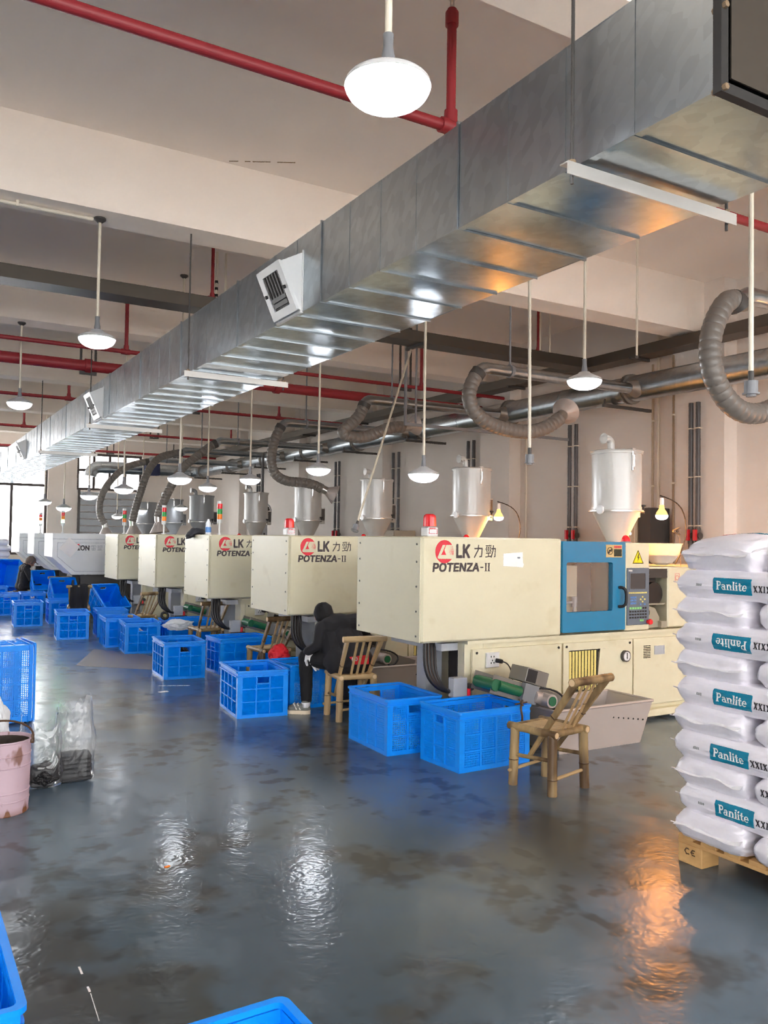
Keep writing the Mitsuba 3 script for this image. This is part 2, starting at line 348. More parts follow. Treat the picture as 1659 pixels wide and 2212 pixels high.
# ------------------------------------------------------------------ the big rectangular duct and its hangers
DX0, DX1, DZ0, DZ1, DY0 = 2.28, 3.09, 3.10, 3.60, 1.76
SEC, NS = 1.468, 17
duct = Thing('ventilation_duct')
duct.part('top_sheet', box(DX0, DX1, DY0, DY0+SEC*NS, DZ1-0.004, DZ1), 'galv', smooth=False)
duct.part('right_sheet', box(DX1-0.004, DX1, DY0, DY0+SEC*NS, DZ0, DZ1-0.004), 'galv', smooth=False)
duct.part('end_cap', cat(box(DX0+0.03, DX1-0.03, DY0-0.012, DY0-0.006, DZ0+0.03, DZ1-0.03)), 'tray', smooth=False, label='dark end cap')
duct.part('end_gasket', frame_y(DX0-0.03, DX1+0.03, DZ0-0.03, DZ1+0.03, 0.035, DY0-0.02, DY0+0.012), 'gasket', smooth=False, label='black gasketed end flange')
for x, z in [(DX0-0.018, DZ0-0.018), (DX0-0.018, DZ0+0.25), (DX0+0.3, DZ0-0.018), (DX0+0.6, DZ0-0.018), (DX0-0.018, DZ1-0.1)]:
    duct.part('bolt', rod((x, DY0-0.034, z), (x, DY0+0.02, z), 0.011, 6), 'brown_pipe', smooth=False)
def panel(w, h, bulge, tx, ty):           # a sheet in the xy plane with raised seams, slightly pillowed and tilted
    n = 6; u, v = np.meshgrid(np.linspace(0, 1, n+1), np.linspace(0, 1, n+1), indexing='ij')
    z = bulge*np.sin(PI*u)*np.sin(PI*v)+tx*(u-0.5)*np.sin(PI*v)**0.5+ty*(v-0.5)*np.sin(PI*u)**0.5
    V = np.stack([u*w, v*h, z], -1).reshape(-1, 3); F = []
    for i in range(n):
        for j in range(n):
            a = i*(n+1)+j; F += [(a, a+n+1, a+n+2), (a, a+n+2, a+1)]
    return trimesh.Trimesh(V, F, process=False)
ra = random.Random(11)
for s in range(NS):
    y0 = DY0+s*SEC; ny = 4; pw = (SEC-0.02)/ny
    for i in range(ny):
        ya = y0+0.01+i*pw-0.002
        m = panel(DX1-DX0-0.008, pw-0.001, ra.uniform(-0.002, 0.004), ra.uniform(-0.006, 0.006), ra.uniform(-0.0022, 0.0022))
        duct.part('bottom_panel', mv(m, np.diag([1, 1, -1, 1.0]), tr(DX0+0.004, ya+0.003, DZ0)), 'galv', smooth=True)
        m = panel(DZ1-DZ0-0.004, pw-0.001, ra.uniform(-0.001, 0.003), ra.uniform(-0.004, 0.004), ra.uniform(-0.0012, 0.0012))
        duct.part('side_panel', mv(m, np.array([[0, 0, -1, 0], [0, 1, 0, 0], [1, 0, 0, 0], [0, 0, 0, 1.0]]), tr(DX0, ya+0.003, DZ0)), 'galv', smooth=True)
        if i: 
            duct.part('seam', cat(box(DX0, DX1, ya-0.0022, ya+0.0022, DZ0-0.011, DZ0+0.004), box(DX0-0.003, DX0+0.004, ya-0.001, ya+0.003, DZ0, DZ1)), 'galv', smooth=False)
    if s: duct.part('flange', frame_y(DX0-0.010, DX1+0.010, DZ0-0.010, DZ1+0.010, 0.014, y0-0.007, y0+0.007), 'galv', smooth=False)
duct.part('corner_strip', box(DX0-0.006, DX0+0.03, DY0, DY0+SEC*NS, DZ0-0.008, DZ0-0.002), 'galv', smooth=False)
def outlet(y):
    # wedge box on the left face, widest at the top, whose grille looks down into the hall
    y0, y1 = y, y+0.37; zt, zb, xt, xb = 3.405, 3.115, DX0-0.16, DX0-0.03
    h = duct.part('air_outlet', trimesh.convex.convex_hull(np.array([(DX0, q, z) for q in (y0, y1) for z in (3.10, 3.49)]+[(xt, q, zt) for q in (y0+0.005, y1-0.005)]+[(xb, q, zb) for q in (y0+0.005, y1-0.005)])), 'machine_white', smooth=False, label='white angled outlet box')
    duct.part('outlet_flange', cat(box(DX0-0.008, DX0, y0-0.012, y0+0.002, 3.09, 3.50), box(DX0-0.008, DX0, y1-0.002, y1+0.012, 3.09, 3.50), box(DX0-0.02, DX0, y0-0.012, y1+0.012, 3.085, 3.10)), 'machine_white', h, smooth=False)
    A = np.array([xb, y1-0.005, zb]); ux = np.array([0, -1.0, 0]); W = y1-y0-0.01; uz = np.array([xt-xb, 0, zt-zb]); H = np.linalg.norm(uz); uz /= H; nn = np.cross(ux, uz)
    R = np.eye(4); R[:3, 0], R[:3, 1], R[:3, 2], R[:3, 3] = ux, uz, nn, A
    fr = extr(sbox(0, 0, W, H).buffer(0.010).difference(sbox(0.055, 0.045, W-0.055, H-0.04)), 0.016)
    duct.part('outlet_frame', mv(fr, R), 'machine_white', h, smooth=False)
    duct.part('grille_back', mv(extr(sbox(0.05, 0.04, W-0.05, H-0.035), 0.003), R), 'black', h, smooth=False, label='dark louvred grille')
    for q in range(6):
        x = 0.07+q*(W-0.14)/5
        duct.part('louver', mv(box(x-0.010, x+0.006, 0.125, H-0.042, 0.003, 0.012), R), 'dark_metal', h, smooth=False)
    for q in range(2): duct.part('louver', mv(box(0.072, W-0.072, 0.062+q*0.036, 0.09+q*0.036, 0.004, 0.014), R), 'dark_metal', h, smooth=False)
    for x in (0.03, W-0.03): duct.part('knob', mv(rod((x, H*0.5, 0.012), (x, H*0.5, 0.03), 0.012, 10), R), 'black', h)
for y in (4.97, 10.90, 17.85): outlet(y)
duct.place('long rectangular galvanised air duct running down the hall under the ceiling', 'air duct')
for i, (y, what) in enumerate([(2.40, 'white steel duct hanger nearest the camera, with rods up to the ceiling'), (7.24, 'second duct hanger from the camera, hung from the near beam'), (11.46, 'third duct hanger from the camera, under the far duct'), (15.62, 'fourth duct hanger from the camera, far down the duct')]):
    h = Thing('duct_hanger'); top = ZC if i == 0 else ZS
    h.part('angle_bar', cat(box(DX0-0.09, DX1+0.09, y-0.022, y-0.016, DZ0-0.075, DZ0-0.024), box(DX0-0.09, DX1+0.09, y-0.022, y+0.025, DZ0-0.030, DZ0-0.024)), 'angle', smooth=False)
    for x in (DX0-0.05, DX1+0.05):
        h.part('rod', rod((x, y, DZ0-0.10), (x, y, top), 0.007, 8), 'dark_metal')
        h.part('nut', rod((x, y, DZ0-0.024), (x, y, DZ0-0.008), 0.016, 6), 'brown_pipe', smooth=False)
    h.place(what, 'hanger', 'duct hangers')

# ------------------------------------------------------------------ sprinkler pipes
def pipe_x(name, lab, y, z, r, x0, x1, riser=(), drops=(), couplings=(), hang=()):
    t = Thing(name)
    t.part('pipe', rod((x0, y, z), (x1, y, z), r, 16), 'red_paint')
    for x, zt, head in riser:
        t.part('riser', rod((x, y, z), (x, y, zt), r*0.85, 14), 'red_paint')
        t.part('elbow', cat(rod((x-r*2.2, y, z), (x+r*1.6, y, z), r*1.35, 14), rod((x, y, z-r*1.2), (x, y, z+r*3), r*1.2, 14)), 'red_paint')
        if head:
            t.part('collar', rod((x, y, zt-0.10), (x, y, zt-0.02), r*1.2, 14), 'red_paint')
            t.part('sprinkler_head', cat(rod((x, y, zt-0.02), (x, y, zt+0.02), 0.014, 8), rod((x-0.012, y, zt+0.02), (x-0.012, y, zt+0.06), 0.004, 6), rod((x+0.012, y, zt+0.02), (x+0.012, y, zt+0.06), 0.004, 6), rod((x, y, zt+0.06), (x, y, zt+0.072), 0.024, 12)), 'steel', label='silver sprinkler head')
    for x, zb in drops: t.part('drop', rod((x, y, z), (x, y, zb), r*0.8, 12), 'red_paint')
    for x in couplings: t.part('coupling', rod((x-0.045, y, z), (x+0.045, y, z), r*1.3, 16), 'red_paint')
    for x in hang:
        t.part('hanger_bar', cat(box(x-0.11, x-0.08, y-0.01, y+0.01, z-r-0.02, ZC), box(x+0.08, x+0.11, y-0.01, y+0.01, z-r-0.02, ZC), box(x-0.11, x+0.11, y-0.02, y+0.02, z-r-0.045, z-r-0.005)), 'dark_metal', smooth=False, label='dark hanger bars')
    t.place(lab, 'sprinkler pipe')
pipe_x('sprinkler_pipe', 'red sprinkler pipe nearest the camera, with a capped riser beside the large lamp', 4.02, 4.05, 0.033, XL, XR-0.245, riser=[(2.78, 4.76, True)], couplings=(-1.5,))
pipe_x('sprinkler_pipe', 'thin red pipe running along the top of the dark cable tray', 9.10, 4.30, 0.022, XL, 7.84, riser=[(3.06, ZC, False), (7.84, ZC, False)], couplings=(-0.4,))
pipe_x('sprinkler_pipe', 'thin red pipe behind the round lamp at left, with a riser under the tray', 11.14, 4.02, 0.028, XL, XR-0.245, riser=[(2.60, 4.80, True), (7.2, 4.80, True)], hang=(6.9,))
pipe_x('fire_main_pipe', 'thick red fire main pipe crossing behind the duct', 11.78, 3.90, 0.075, XL, XR-0.245, couplings=(-0.8, 2.25, 5.0), hang=(2.25,))
pipe_x('sprinkler_pipe', 'thin red pipe below the thick fire main, with short risers at left', 16.10, 4.10, 0.030, XL, XR-0.245, riser=[(2.75, 4.82, True), (6.9, 4.82, True)], drops=[], hang=(5.1,))
pipe_x('sprinkler_pipe', 'red sprinkler pipe far down the hall, above the tilted crates', 20.85, 4.10, 0.030, XL, XR-0.245, riser=[(2.6, 4.85, True), (7.6, 4.85, True)], hang=(5.6,))
pipe_x('sprinkler_pipe', 'farthest red pipe, just before the far end windows', 25.66, 4.10, 0.035, XL, XR-0.245, hang=(5.6, 7.6))

# ------------------------------------------------------------------ cable trays
tray = Thing('cable_tray')
tray.part('trough', cat(box(XL, 8.55, 8.88, 8.885, 4.12, 4.25), box(XL, 8.55, 9.175, 9.18, 4.12, 4.25), box(XL, 8.55, 8.885, 9.175, 4.12, 4.125)), 'tray', smooth=False)
tray.part('cover', box(XL, 8.55, 8.875, 9.185, 4.25, 4.256), 'tray', smooth=False)
for x in (0.2, 5.75): tray.part('bracket', cat(box(x-0.02, x+0.02, 8.80, 9.26, 4.08, 4.118), box(x-0.015, x+0.015, 9.21, 9.24, 4.118, ZC)), 'dark_metal', smooth=False)
tray.place('dark galvanised cable tray crossing the hall under the ceiling', 'cable tray')
tr2 = Thing('cable_tray')
tr2.part('trough', cat(box(8.555, 8.56, YB, YF, 4.12, 4.25), box(8.852, 8.857, YB, YF, 4.12, 4.25), box(8.56, 8.852, YB, YF, 4.12, 4.125)), 'tray', smooth=False)
tr2.part('cover', box(8.553, 8.858, YB, YF, 4.25, 4.256), 'tray', smooth=False)
for y in np.arange(-5, 26, 2.6): tr2.part('bracket', box(8.5, 8.858, y-0.02, y+0.02, 4.085, 4.118), 'dark_metal', smooth=False)
tr2.place('dark cable tray running along the right wall above the round pipe', 'cable tray')

# ------------------------------------------------------------------ round exhaust pipe, branches, hoses
PXX, PZ, PR_ = 8.2, 3.60, 0.165
ex = Thing('exhaust_pipe')
Yend = 25.0
ex.part('pipe', rod((PXX, YB, PZ), (PXX, Yend, PZ), PR_, 28), 'galv')
ex.part('elbow', sweep([(PXX-0.3*(1-math.cos(a)), Yend+0.3*math.sin(a), PZ) for a in np.linspace(0, PI/2, 10)], PR_, 24), 'galv')
ex.part('pipe', rod((PXX-0.3, Yend+0.3, PZ), (5.25, Yend+0.3, PZ), PR_*1.05, 24), 'galv')
ex.part('elbow', sweep([(5.25-0.28*math.sin(a), Yend+0.3, PZ-0.28*(1-math.cos(a))) for a in np.linspace(0, PI/2, 10)], PR_*1.05, 24), 'galv')
for i, y in enumerate(np.arange(-4.5, Yend, 1.22)):
    ex.part('band', rod((PXX, y-0.006, PZ), (PXX, y+0.006, PZ), PR_+0.006, 28), 'galv')
for y in np.arange(-4.5, Yend, 2.44):
    ex.part('clamp_flange', cat(rod((PXX, y-0.035, PZ), (PXX, y-0.02, PZ), PR_+0.03, 28), rod((PXX, y+0.02, PZ), (PXX, y+0.035, PZ), PR_+0.03, 28)), 'galv_dull')
    ex.part('support_arm', cat(box(PXX-0.22, 8.86, y+0.25, y+0.29, PZ-PR_-0.045, PZ-PR_-0.004), box(PXX-0.20, PXX-0.18, y+0.26, y+0.28, PZ-PR_-0.004, PZ-PR_+0.06)), 'dark_metal', smooth=False)
BR = [4.15, 7.50, 10.12, 12.95, 16.2, 18.5, 21.3]
for y in BR:
    h = ex.part('branch_pipe', rod((PXX-0.05, y, PZ-0.04), (5.72, y, 3.55), 0.066, 18), 'galv')
    for x in (6.3, 7.2): ex.part('branch_band', rod((x, y, 3.561), (x+0.012, y, 3.561), 0.071, 18), 'galv', h)
    ex.part('branch_elbow', sweep([(5.72-0.13*math.sin(a), y, 3.55-0.13*(1-math.cos(a))) for a in np.linspace(0, PI/2.2, 8)], 0.07, 16), 'galv', h)
    ex.part('saddle', sweep([(PXX-0.26, y, PZ-0.03), (PXX-0.12, y, PZ-0.03)], [0.075, 0.12], 18), 'galv_dull', h)
    ex.part('drop_rod', cat(rod((6.05, y, 3.62), (6.05, y, ZC), 0.012, 8), rod((6.03, y, 3.555), (6.07, y, 3.555), 0.078, 16)), 'socket_grey', h)
ex.place('round galvanised exhaust pipe along the right wall with branch pipes', 'exhaust pipe')
def hose(pts, lab, cone_dir, r=0.082, dark=False, cone=0.20, cl=0.2, lead=0):
    c = spline(pts, 300); s = np.r_[0, np.cumsum(np.linalg.norm(np.diff(c, axis=0), axis=1))]
    pitch = 0.062; ph = (s/pitch) % 1.0
    rr = r*(0.90+0.11*np.sqrt(np.clip(1-((ph-0.5)/0.5)**2, 0, 1)))
    t = Thing('flexible_hose'); t.part('ribbed_tube', sweep(c, rr, 22), 'hose', smooth=28)
    t.part('cuff', sweep(c[:14], r*1.06, 18), 'dark_metal')
    d = np.asarray(cone_dir, float); d /= np.linalg.norm(d); e = c[-1]
    t.part('collar', sweep([e-d*0.02, e+d*0.10], [r*0.86, r*0.86], 20), 'steel')
    k = Thing('x'); q0 = e+d*0.10; q1 = q0+d*cl
    outer = sweep([q0, q1, q1+d*0.004, q1-d*0.004, q0+d*0.006], [r*0.86, cone, cone, cone-0.006, r*0.80], 32, cap=False)
    t.part('funnel', outer, 'stainless', label='metal funnel')
    t.place(lab, 'hose', 'flexible hoses hanging from the exhaust branches')
hose([(5.585, 4.15, 3.44), (5.48, 4.15, 3.48), (5.36, 4.15, 3.38), (5.25, 4.15, 3.14), (5.27, 4.15, 2.92), (5.38, 4.15, 2.76), (5.57, 4.15, 2.65), (5.79, 4.15, 2.64), (6.11, 4.13, 2.77), (6.3, 4.12, 2.95)], 'grey flexible hose nearest the camera, cut by the right edge', (0.6, 0, 0.8), lead=3)
hose([(5.60, 7.48, 3.50), (5.52, 7.49, 3.38), (5.48, 7.5, 3.18), (5.59, 7.5, 3.02), (5.81, 7.5, 2.92), (6.11, 7.5, 2.88), (6.46, 7.5, 2.91), (6.66, 7.5, 2.99), (6.80, 7.5, 3.08)], 'grey flexible hose looping under the second branch pipe, funnel lifted at its end', (0.72, 0.35, 0.45), cone=0.165, cl=0.13)
hose([(5.62, 10.12, 3.50), (5.56, 10.13, 3.36), (5.42, 10.13, 3.20), (5.30, 10.15, 3.07), (5.44, 10.16, 3.02), (5.80, 10.14, 3.09), (6.25, 10.12, 3.21)], 'grey flexible hose folded sharply back on itself beside the slanting pole', (1, 0.05, 0.25), cone=0.15, cl=0.12)
hose([(5.60, 12.95, 3.49), (5.49, 12.95, 3.26), (5.43, 12.95, 2.95), (5.48, 12.95, 2.71), (5.68, 12.95, 2.58), (5.97, 12.95, 2.56), (6.23, 12.95, 2.52), (6.36, 12.94, 2.47)], 'grey flexible hose with a pale funnel over the fourth hopper', (0.85, -0.3, -0.38), cone=0.17, cl=0.16)
for y, pts, lab in ((16.2, [(5.60, 3.49), (5.48, 3.42), (5.2, 3.2), (4.92, 2.95), (4.74, 2.66), (4.58, 2.32), (4.46, 1.98)], 'dark flexible hose slanting down behind the second stack light'), (18.5, [(5.60, 3.49), (5.45, 3.46), (5.1, 3.34), (4.85, 3.02), (4.71, 2.6), (4.6, 2.2), (4.54, 1.92)], 'dark flexible hose with a bright dotted edge before the roller shutter'), (21.3, [(5.60, 3.49), (5.45, 3.46), (5.1, 3.34), (4.65, 2.93), (4.45, 2.52), (4.44, 2.13), (4.56, 1.9)], 'farthest dark flexible hose, left of the others before the shutter')):
    hose([(x, y, z) for x, z in pts], lab, (0.1, -0.1, -1), cone=0.19)

# ------------------------------------------------------------------ lamps
def lamp(x, y, z, top, lab, size=0.15, ledv=LED, grp=None, wt=1.0):
    t = Thing('pendant_lamp')
    t.part('pole', rod((x, y, z+0.17), (x, y, top), 0.0135, 12), 'pole')
    t.part('ceiling_plate', lathe([(0, 0), (0.05, 0), (0.05, 0.015), (0.02, 0.04), (0, 0.04)], 16).apply_transform(rot('x', 180)).apply_transform(tr(x, y, top)), 'dark_metal')
    t.part('socket', mv(lathe([(0, 0), (0.024, 0), (0.026, 0.03), (0.018, 0.075), (0.02, 0.12), (0, 0.12)], 16), tr(x, y, z+0.08)), 'socket_grey')
    s = size
    t.part('housing', mv(lathe([(0, 0.088), (0.045, 0.086), (0.06, 0.07), (s*0.93, 0.034), (s*1.0, 0.020), (s*1.012, 0.008), (s*1.0, 0.008)], 36), tr(x, y, z)), 'lamp_body')
    prof = [(s*1.0*math.cos(a), 0.012-0.085*math.sin(a)) for a in np.linspace(0.02, PI/2, 8)]
    m = mv(lathe([(max(px, 0), pz) for px, pz in prof], 28), tr(x, y, z))
    if m.face_normals[:, 2].mean() > 0: m.invert()
    d = shape(m, 'plastic_white', True); d['emitter'] = emit([ledv*0.95, ledv, ledv*1.08], wt)
    t.part('diffuser', d, None, label='glowing white diffuser')
    t.place(lab, 'lamp', grp)
lamp(1.50, 2.57, 3.24, ZC, 'large glowing round lamp nearest the camera, in front of the red pipe', 0.155)
lamp(1.46, 7.30, 3.26, ZS, 'round lamp on a long white pole left of the duct, under the near beam')
lamp(1.37, 11.47, 3.26, ZS, 'round lamp at the left edge beneath the thick red pipe')
lamp(5.20, 5.42, 3.02, ZC, 'glowing round lamp among the exhaust pipes at right')
lamp(4.50, 6.90, 2.25, ZC, 'round lamp between the slanting pole and the second hopper')
lamp(4.48, 9.215, 2.45, ZC, 'round lamp above the funnel over the fourth hopper', )
lamp(4.50, 11.51, 2.45, ZS, 'round lamp just above the fifth white hopper')
lamp(3.15, 10.48, 2.34, ZC, 'widest low lamp in front of the dark hoses, left of two more lamps')
lamp(4.60, 13.70, 2.44, ZC, 'round lamp in front of the large grey hopper')
lamp(3.15, 13.43, 2.334, ZC, 'low lamp before the roller shutter with a stack light below it')
lamp(3.15, 16.10, 2.33, ZC, 'low lamp right of the white far column')
lamp(3.15, 18.67, 2.17, ZC, 'low lamp hanging before the white far column')
lamp(3.15, 21.24, 2.374, ZC, 'leftmost low lamp, against the bright far window')
lamp(6.00, 19.80, 2.29, ZC, 'small far lamp right of the second stack light')
lamp(5.85, 22.80, 2.29, ZC, 'small far lamp beside a grey hopper')
lamp(5.60, 24.60, 2.15, ZC, 'smallest far lamp in front of the roller shutter')
# more of the same lamps behind and left of the camera, on the same grid
for x, y in ((1.5, -2.0), (-3.2, 2.6), (-3.2, 7.3), (-3.2, 11.5), (4.6, -1.0), (5.5, 1.8), (-3.2, -2.0), (7.2, 1.6), (7.2, -1.2), (1.4, 15.7), (-3.2, 15.7)):
    lamp(x, y, 3.25, ZC, 'round pendant lamp outside the photographed part of the hall', grp='lamps beyond the frame', wt=0.6)
def bare(a, b, lab):
    t = Thing('lamp_pole'); a, b = np.array(a, float), np.array(b, float); d = (b-a)/np.linalg.norm(b-a)
    t.part('pole', rod(a, b-d*0.12, 0.0135, 12), 'pole')
    t.part('neck', rod(b-d*0.14, b-d*0.08, 0.015, 12), 'dark_metal')
    t.part('lamp_holder', cat(rod(b-d*0.085, b-d*0.02, 0.036, 18), rod(b-d*0.02, b-d*0.012, 0.045, 18), rod(b-d*0.012, b, 0.026, 16)), 'socket_grey', label='empty grey lamp holder')
    t.place(lab, 'lamp pole')
bare((4.5, 5.35, ZC), (4.53, 5.35, 2.25), 'white pole with an empty lamp holder, left of the tall right hopper')
bare((4.0, 2.9, ZC), (4.0, 2.9, 2.42), 'white pole with an empty lamp holder hanging above the white sacks')
bare((5.75, 9.15, 4.08), (4.52, 8.34, 1.70), 'white pole slanting down onto the second machine')

# ------------------------------------------------------------------ injection moulding machines (local: x along the machine, y away from its front, z up)
def beacon_parts(t, par, x, y, z):
    h = t.part('beacon', rbox(x-0.052, x+0.052, y-0.052, y+0.052, z, z+0.075, 0.008), 'machine_white', par, label='red warning beacon on a white base')
    return h
def stack_light(x, y, z, lab, lit=False, order=('red_plastic', 'green_plastic', 'orange_plastic')):
    t = Thing('stack_light')
    t.part('stem', cat(rod((x, y, z), (x, y, z+0.16), 0.012, 10), rod((x, y, z), (x, y, z+0.02), 0.03, 14)), 'machine_white')
    t.part('base_cap', rod((x, y, z+0.16), (x, y, z+0.215), 0.034, 18), 'machine_white')
    zz = z+0.215
    for c in reversed(order):
        d = shape(rod((x, y, zz+0.002), (x, y, zz+0.070), 0.034, 18), c)
        if lit and c == 'green_plastic': d = shape(rod((x, y, zz+0.002), (x, y, zz+0.070), 0.034, 18), 'green_lit'); d['emitter'] = emit((2, 16, 6))
        t.part(c.split('_')[0]+'_lens', d, None, label=c.split('_')[0]+' lens'); zz += 0.072
    t.part('top_cap', rod((x, y, zz), (x, y, zz+0.035), 0.033, 18), 'machine_white')
    t.place(lab, 'signal light')
def warning_beacon(x, y, z, lab):
    t = Thing('warning_beacon')
    t.part('base', rbox(x-0.05, x+0.05, y-0.05, y+0.05, z, z+0.075, 0.008), 'machine_white')
    prof = [(0.0, 0.178), (0.028, 0.176), (0.043, 0.165), (0.048, 0.145), (0.05, 0.08), (0.0, 0.08)]
    m = mv(lathe(prof[::-1], 36), tr(x, y, z)); v = np.array(m.vertices); a = np.arctan2(v[:, 1]-y, v[:, 0]-x); rr = 1+0.05*np.cos(9*a)
    v[:, 0] = x+(v[:, 0]-x)*rr; v[:, 1] = y+(v[:, 1]-y)*rr; m.vertices = v
    t.part('red_dome', m, 'red_plastic', label='ribbed red dome')
    t.part('rating_sticker', cat(frame_y(x-0.038, x+0.038, z+0.022, z+0.06, 0.003, y-0.0525, y-0.0505), box(x-0.034, x+0.02, y-0.052, y-0.0505, z+0.062, z+0.068)), 'red_print', smooth=False)
    t.place(lab, 'beacon')
LOGO_IT = None
def logo_polys():
    c = Point(0, 0).buffer(1, 48)
    # white A-like mark cut out of the disc, with speed lines on the right
    A = Polygon([(-0.62, -0.58), (-0.76, -0.50), (-0.20, 0.58), (0.10, 0.58), (-0.12, 0.10), (0.12, 0.58), (1.2, 0.58), (1.2, 0.2), (0.35, 0.2), (0.62, -0.28), (1.2, -0.28), (1.2, -0.62)])
    tri = Polygon([(-0.36, -0.28), (0.18, -0.28), (-0.06, 0.20)])
    slit = Polygon([(0.10, 0.58), (0.17, 0.58), (-0.04, 0.12), (-0.12, 0.12)])
    cut = unary_union([Polygon([(-0.66, -0.62), (-0.76, -0.48), (-0.22, 0.58), (1.2, 0.58), (1.2, -0.62)])])
    red = c.difference(cut).union(tri).union(slit.intersection(c))
    for i in range(9):
        z = 0.44-i*0.085; x0 = 0.45-0.05*(4-abs(i-4))/4+0.14*(i > 6)
        red = red.union(Polygon([(x0, z), (1.2, z+0.018+0.004*i), (1.2, z-0.018-0.004*i)]).intersection(c))
    return red
RED = logo_polys()
def machine(name, i, x0, y0, white=False, full=True):
    t = Thing(name); P = t.part
    cr = 'cream'
    L, D, ZB, ZT = 1.42, 1.02, 0.83, 1.645
    # --- guard over the clamp unit, hanging over the aisle
    g = P('guard_cover', rbox(0.012, L, 0, D, ZB, ZT, 0.014), cr)
    P('end_plate', rbox(0, 0.011, 0.012, D-0.012, ZB+0.004, ZT-0.006, 0.003), cr, g)
    for yy in (0.06, D-0.06):
        for zz in (ZB+0.05, ZB+0.24, ZB+0.43, ZB+0.62, ZT-0.06): P('screw', rod((-0.004, yy, zz), (0.004, yy, zz), 0.008, 8), 'dark_metal', g, smooth=False)
    yl = -0.0015
    P('red_logo', front_text(affinity.scale(RED, 0.086, 0.090, origin=(0, 0)), 0.215, 1.530, 0.001, 0.003), 'logo_red', g, smooth=False, label='round red logo')
    P('lettering', front_text(inter('LK', 0.098, 0.135), 0.325, 1.486, 0.001), 'ink', g, smooth=False)
    P('lettering', front_text(unary_union([affinity.scale(cjk_li(), 0.10, 0.105, origin=(0, 0)), affinity.translate(affinity.scale(cjk_jin(), 0.105, 0.105, origin=(0, 0)), 0.118, 0)]), 0.492, 1.482, 0.001), 'ink', g, smooth=False)
    P('lettering', front_text(inter('POTENZA', 0.062, 0.445, 0.12), 0.105, 1.378, 0.001), 'ink', g, smooth=False)
    P('lettering', front_text(unary_union([sbox(0, 0.026, 0.03, 0.036), affinity.translate(affinity.scale(g_I()[0], 0.06, 0.066, origin=(0, 0)), 0.042, 0), affinity.translate(affinity.scale(g_I()[0], 0.06, 0.066, origin=(0, 0)), 0.072, 0)]), 0.562, 1.376, 0.001), 'ink', g, smooth=False)
    # --- base with its panels
    BX0, BX1 = 0.46, 4.5
    b = P('base', cat(rbox(0.64, BX1, 0.06, D-0.06, 0.14, 0.80, 0.006), box(BX0, 0.64, 0.06, 0.15, 0.07, 0.80), box(BX0, BX1, 0.02, D-0.02, 0.80, ZB-0.003), box(0.66, BX1, 0.11, D-0.1, 0.07, 0.14)), cr)
    P('plinth', rbox(BX0+0.3, BX1, 0.04, D-0.04, 0.035, 0.10, 0.006), cr, b)
    for xx in (1.0, 2.6, 4.2): P('foot', box(xx-0.09, xx+0.09, 0.12, D-0.12, 0, 0.036), 'inside_dark', b, smooth=False)
    holes = sbox(1.54, 0.33, 2.0, 0.69)
    p1 = P('panel', mv(extr(sbox(BX0+0.06, 0.16, 1.455, 0.755), 0.022), FRONT, tr(0, 0.055, 0)), cr, b, smooth=False)
    p2 = P('panel', mv(extr(sbox(1.475, 0.16, 2.30, 0.755).difference(holes), 0.022), FRONT, tr(0, 0.055, 0)), cr, b, smooth=False)
    p3 = P('panel', mv(extr(sbox(2.315, 0.16, 3.4, 0.755), 0.022), FRONT, tr(0, 0.055, 0)), cr, b, smooth=False)
    for xx, zz in ((0.56, 0.725), (1.42, 0.725), (1.51, 0.725), (2.265, 0.725)): P('screw', rod((xx, 0.028, zz), (xx, 0.036, zz), 0.011, 8), 'black', b, smooth=False)
    P('chute_recess', cat(box(1.54, 2.0, 0.0555, 0.059, 0.33, 0.69)), 'inside_dark', b, smooth=False)
    P('chute_lip', trimesh.convex.convex_hull(np.array([(1.86, 0.03, 0.33), (2.0, 0.03, 0.33), (2.0, 0.03, 0.69), (1.9, 0.03, 0.69), (1.88, 0.054, 0.40), (1.9, 0.054, 0.66), (1.995, 0.054, 0.34), (1.995, 0.054, 0.68)])), cr, b, smooth=False)
    for q in range(9): P('curtain_strip', box(1.55+q*0.036, 1.575+q*0.036, 0.040, 0.044, 0.34+0.008*(q % 3), 0.68), 'yellow_dull', b, smooth=False)
    gx = P('pressure_gauge', mv(rod((2.20, 0.034, 0.61), (2.20, 0.005, 0.61), 0.05, 24), np.eye(4)), 'dark_metal', b)
    P('dial', cat(rod((2.20, 0.006, 0.61), (2.20, 0.003, 0.61), 0.041, 24)), 'paper', b) if False else None
    t.part('gauge_dial', cat(rod((2.20, 0.006, 0.61), (2.20, 0.002, 0.61), 0.040, 24)), 'machine_white', b, label='pale gauge dial')
    t.part('gauge_needle', cat(box(2.196, 2.204, 0.0, 0.002, 0.585, 0.64)), 'black', b, smooth=False)
    for q in range(8): t.part('vent_slot', box(2.44, 2.53, 0.031, 0.034, 0.575+q*0.015, 0.582+q*0.015), 'black', b, smooth=False)
    t.part('meter', cat(frame_y(2.58, 2.71, 0.60, 0.68, 0.008, 0.026, 0.034), box(2.588, 2.702, 0.029, 0.033, 0.608, 0.672)), 'machine_grey', b, smooth=False)
    so = P('power_socket', rbox(0.645, 0.775, 0.012, 0.034, 0.605, 0.725, 0.004), 'machine_white', b, label='white wall socket')
    for dx, dz in ((-0.014, 0.025), (0.014, 0.025), (-0.014, -0.025), (0.014, -0.025), (0, -0.005)): P('slot', box(0.703+dx-0.004, 0.703+dx+0.004, 0.010, 0.0125, 0.667+dz-0.006, 0.667+dz+0.006), 'black', so, smooth=False) if False else t.part('socket_slot', box(0.703+dx-0.004, 0.703+dx+0.004, 0.010, 0.0125, 0.667+dz-0.006, 0.667+dz+0.006), 'black', b, smooth=False)
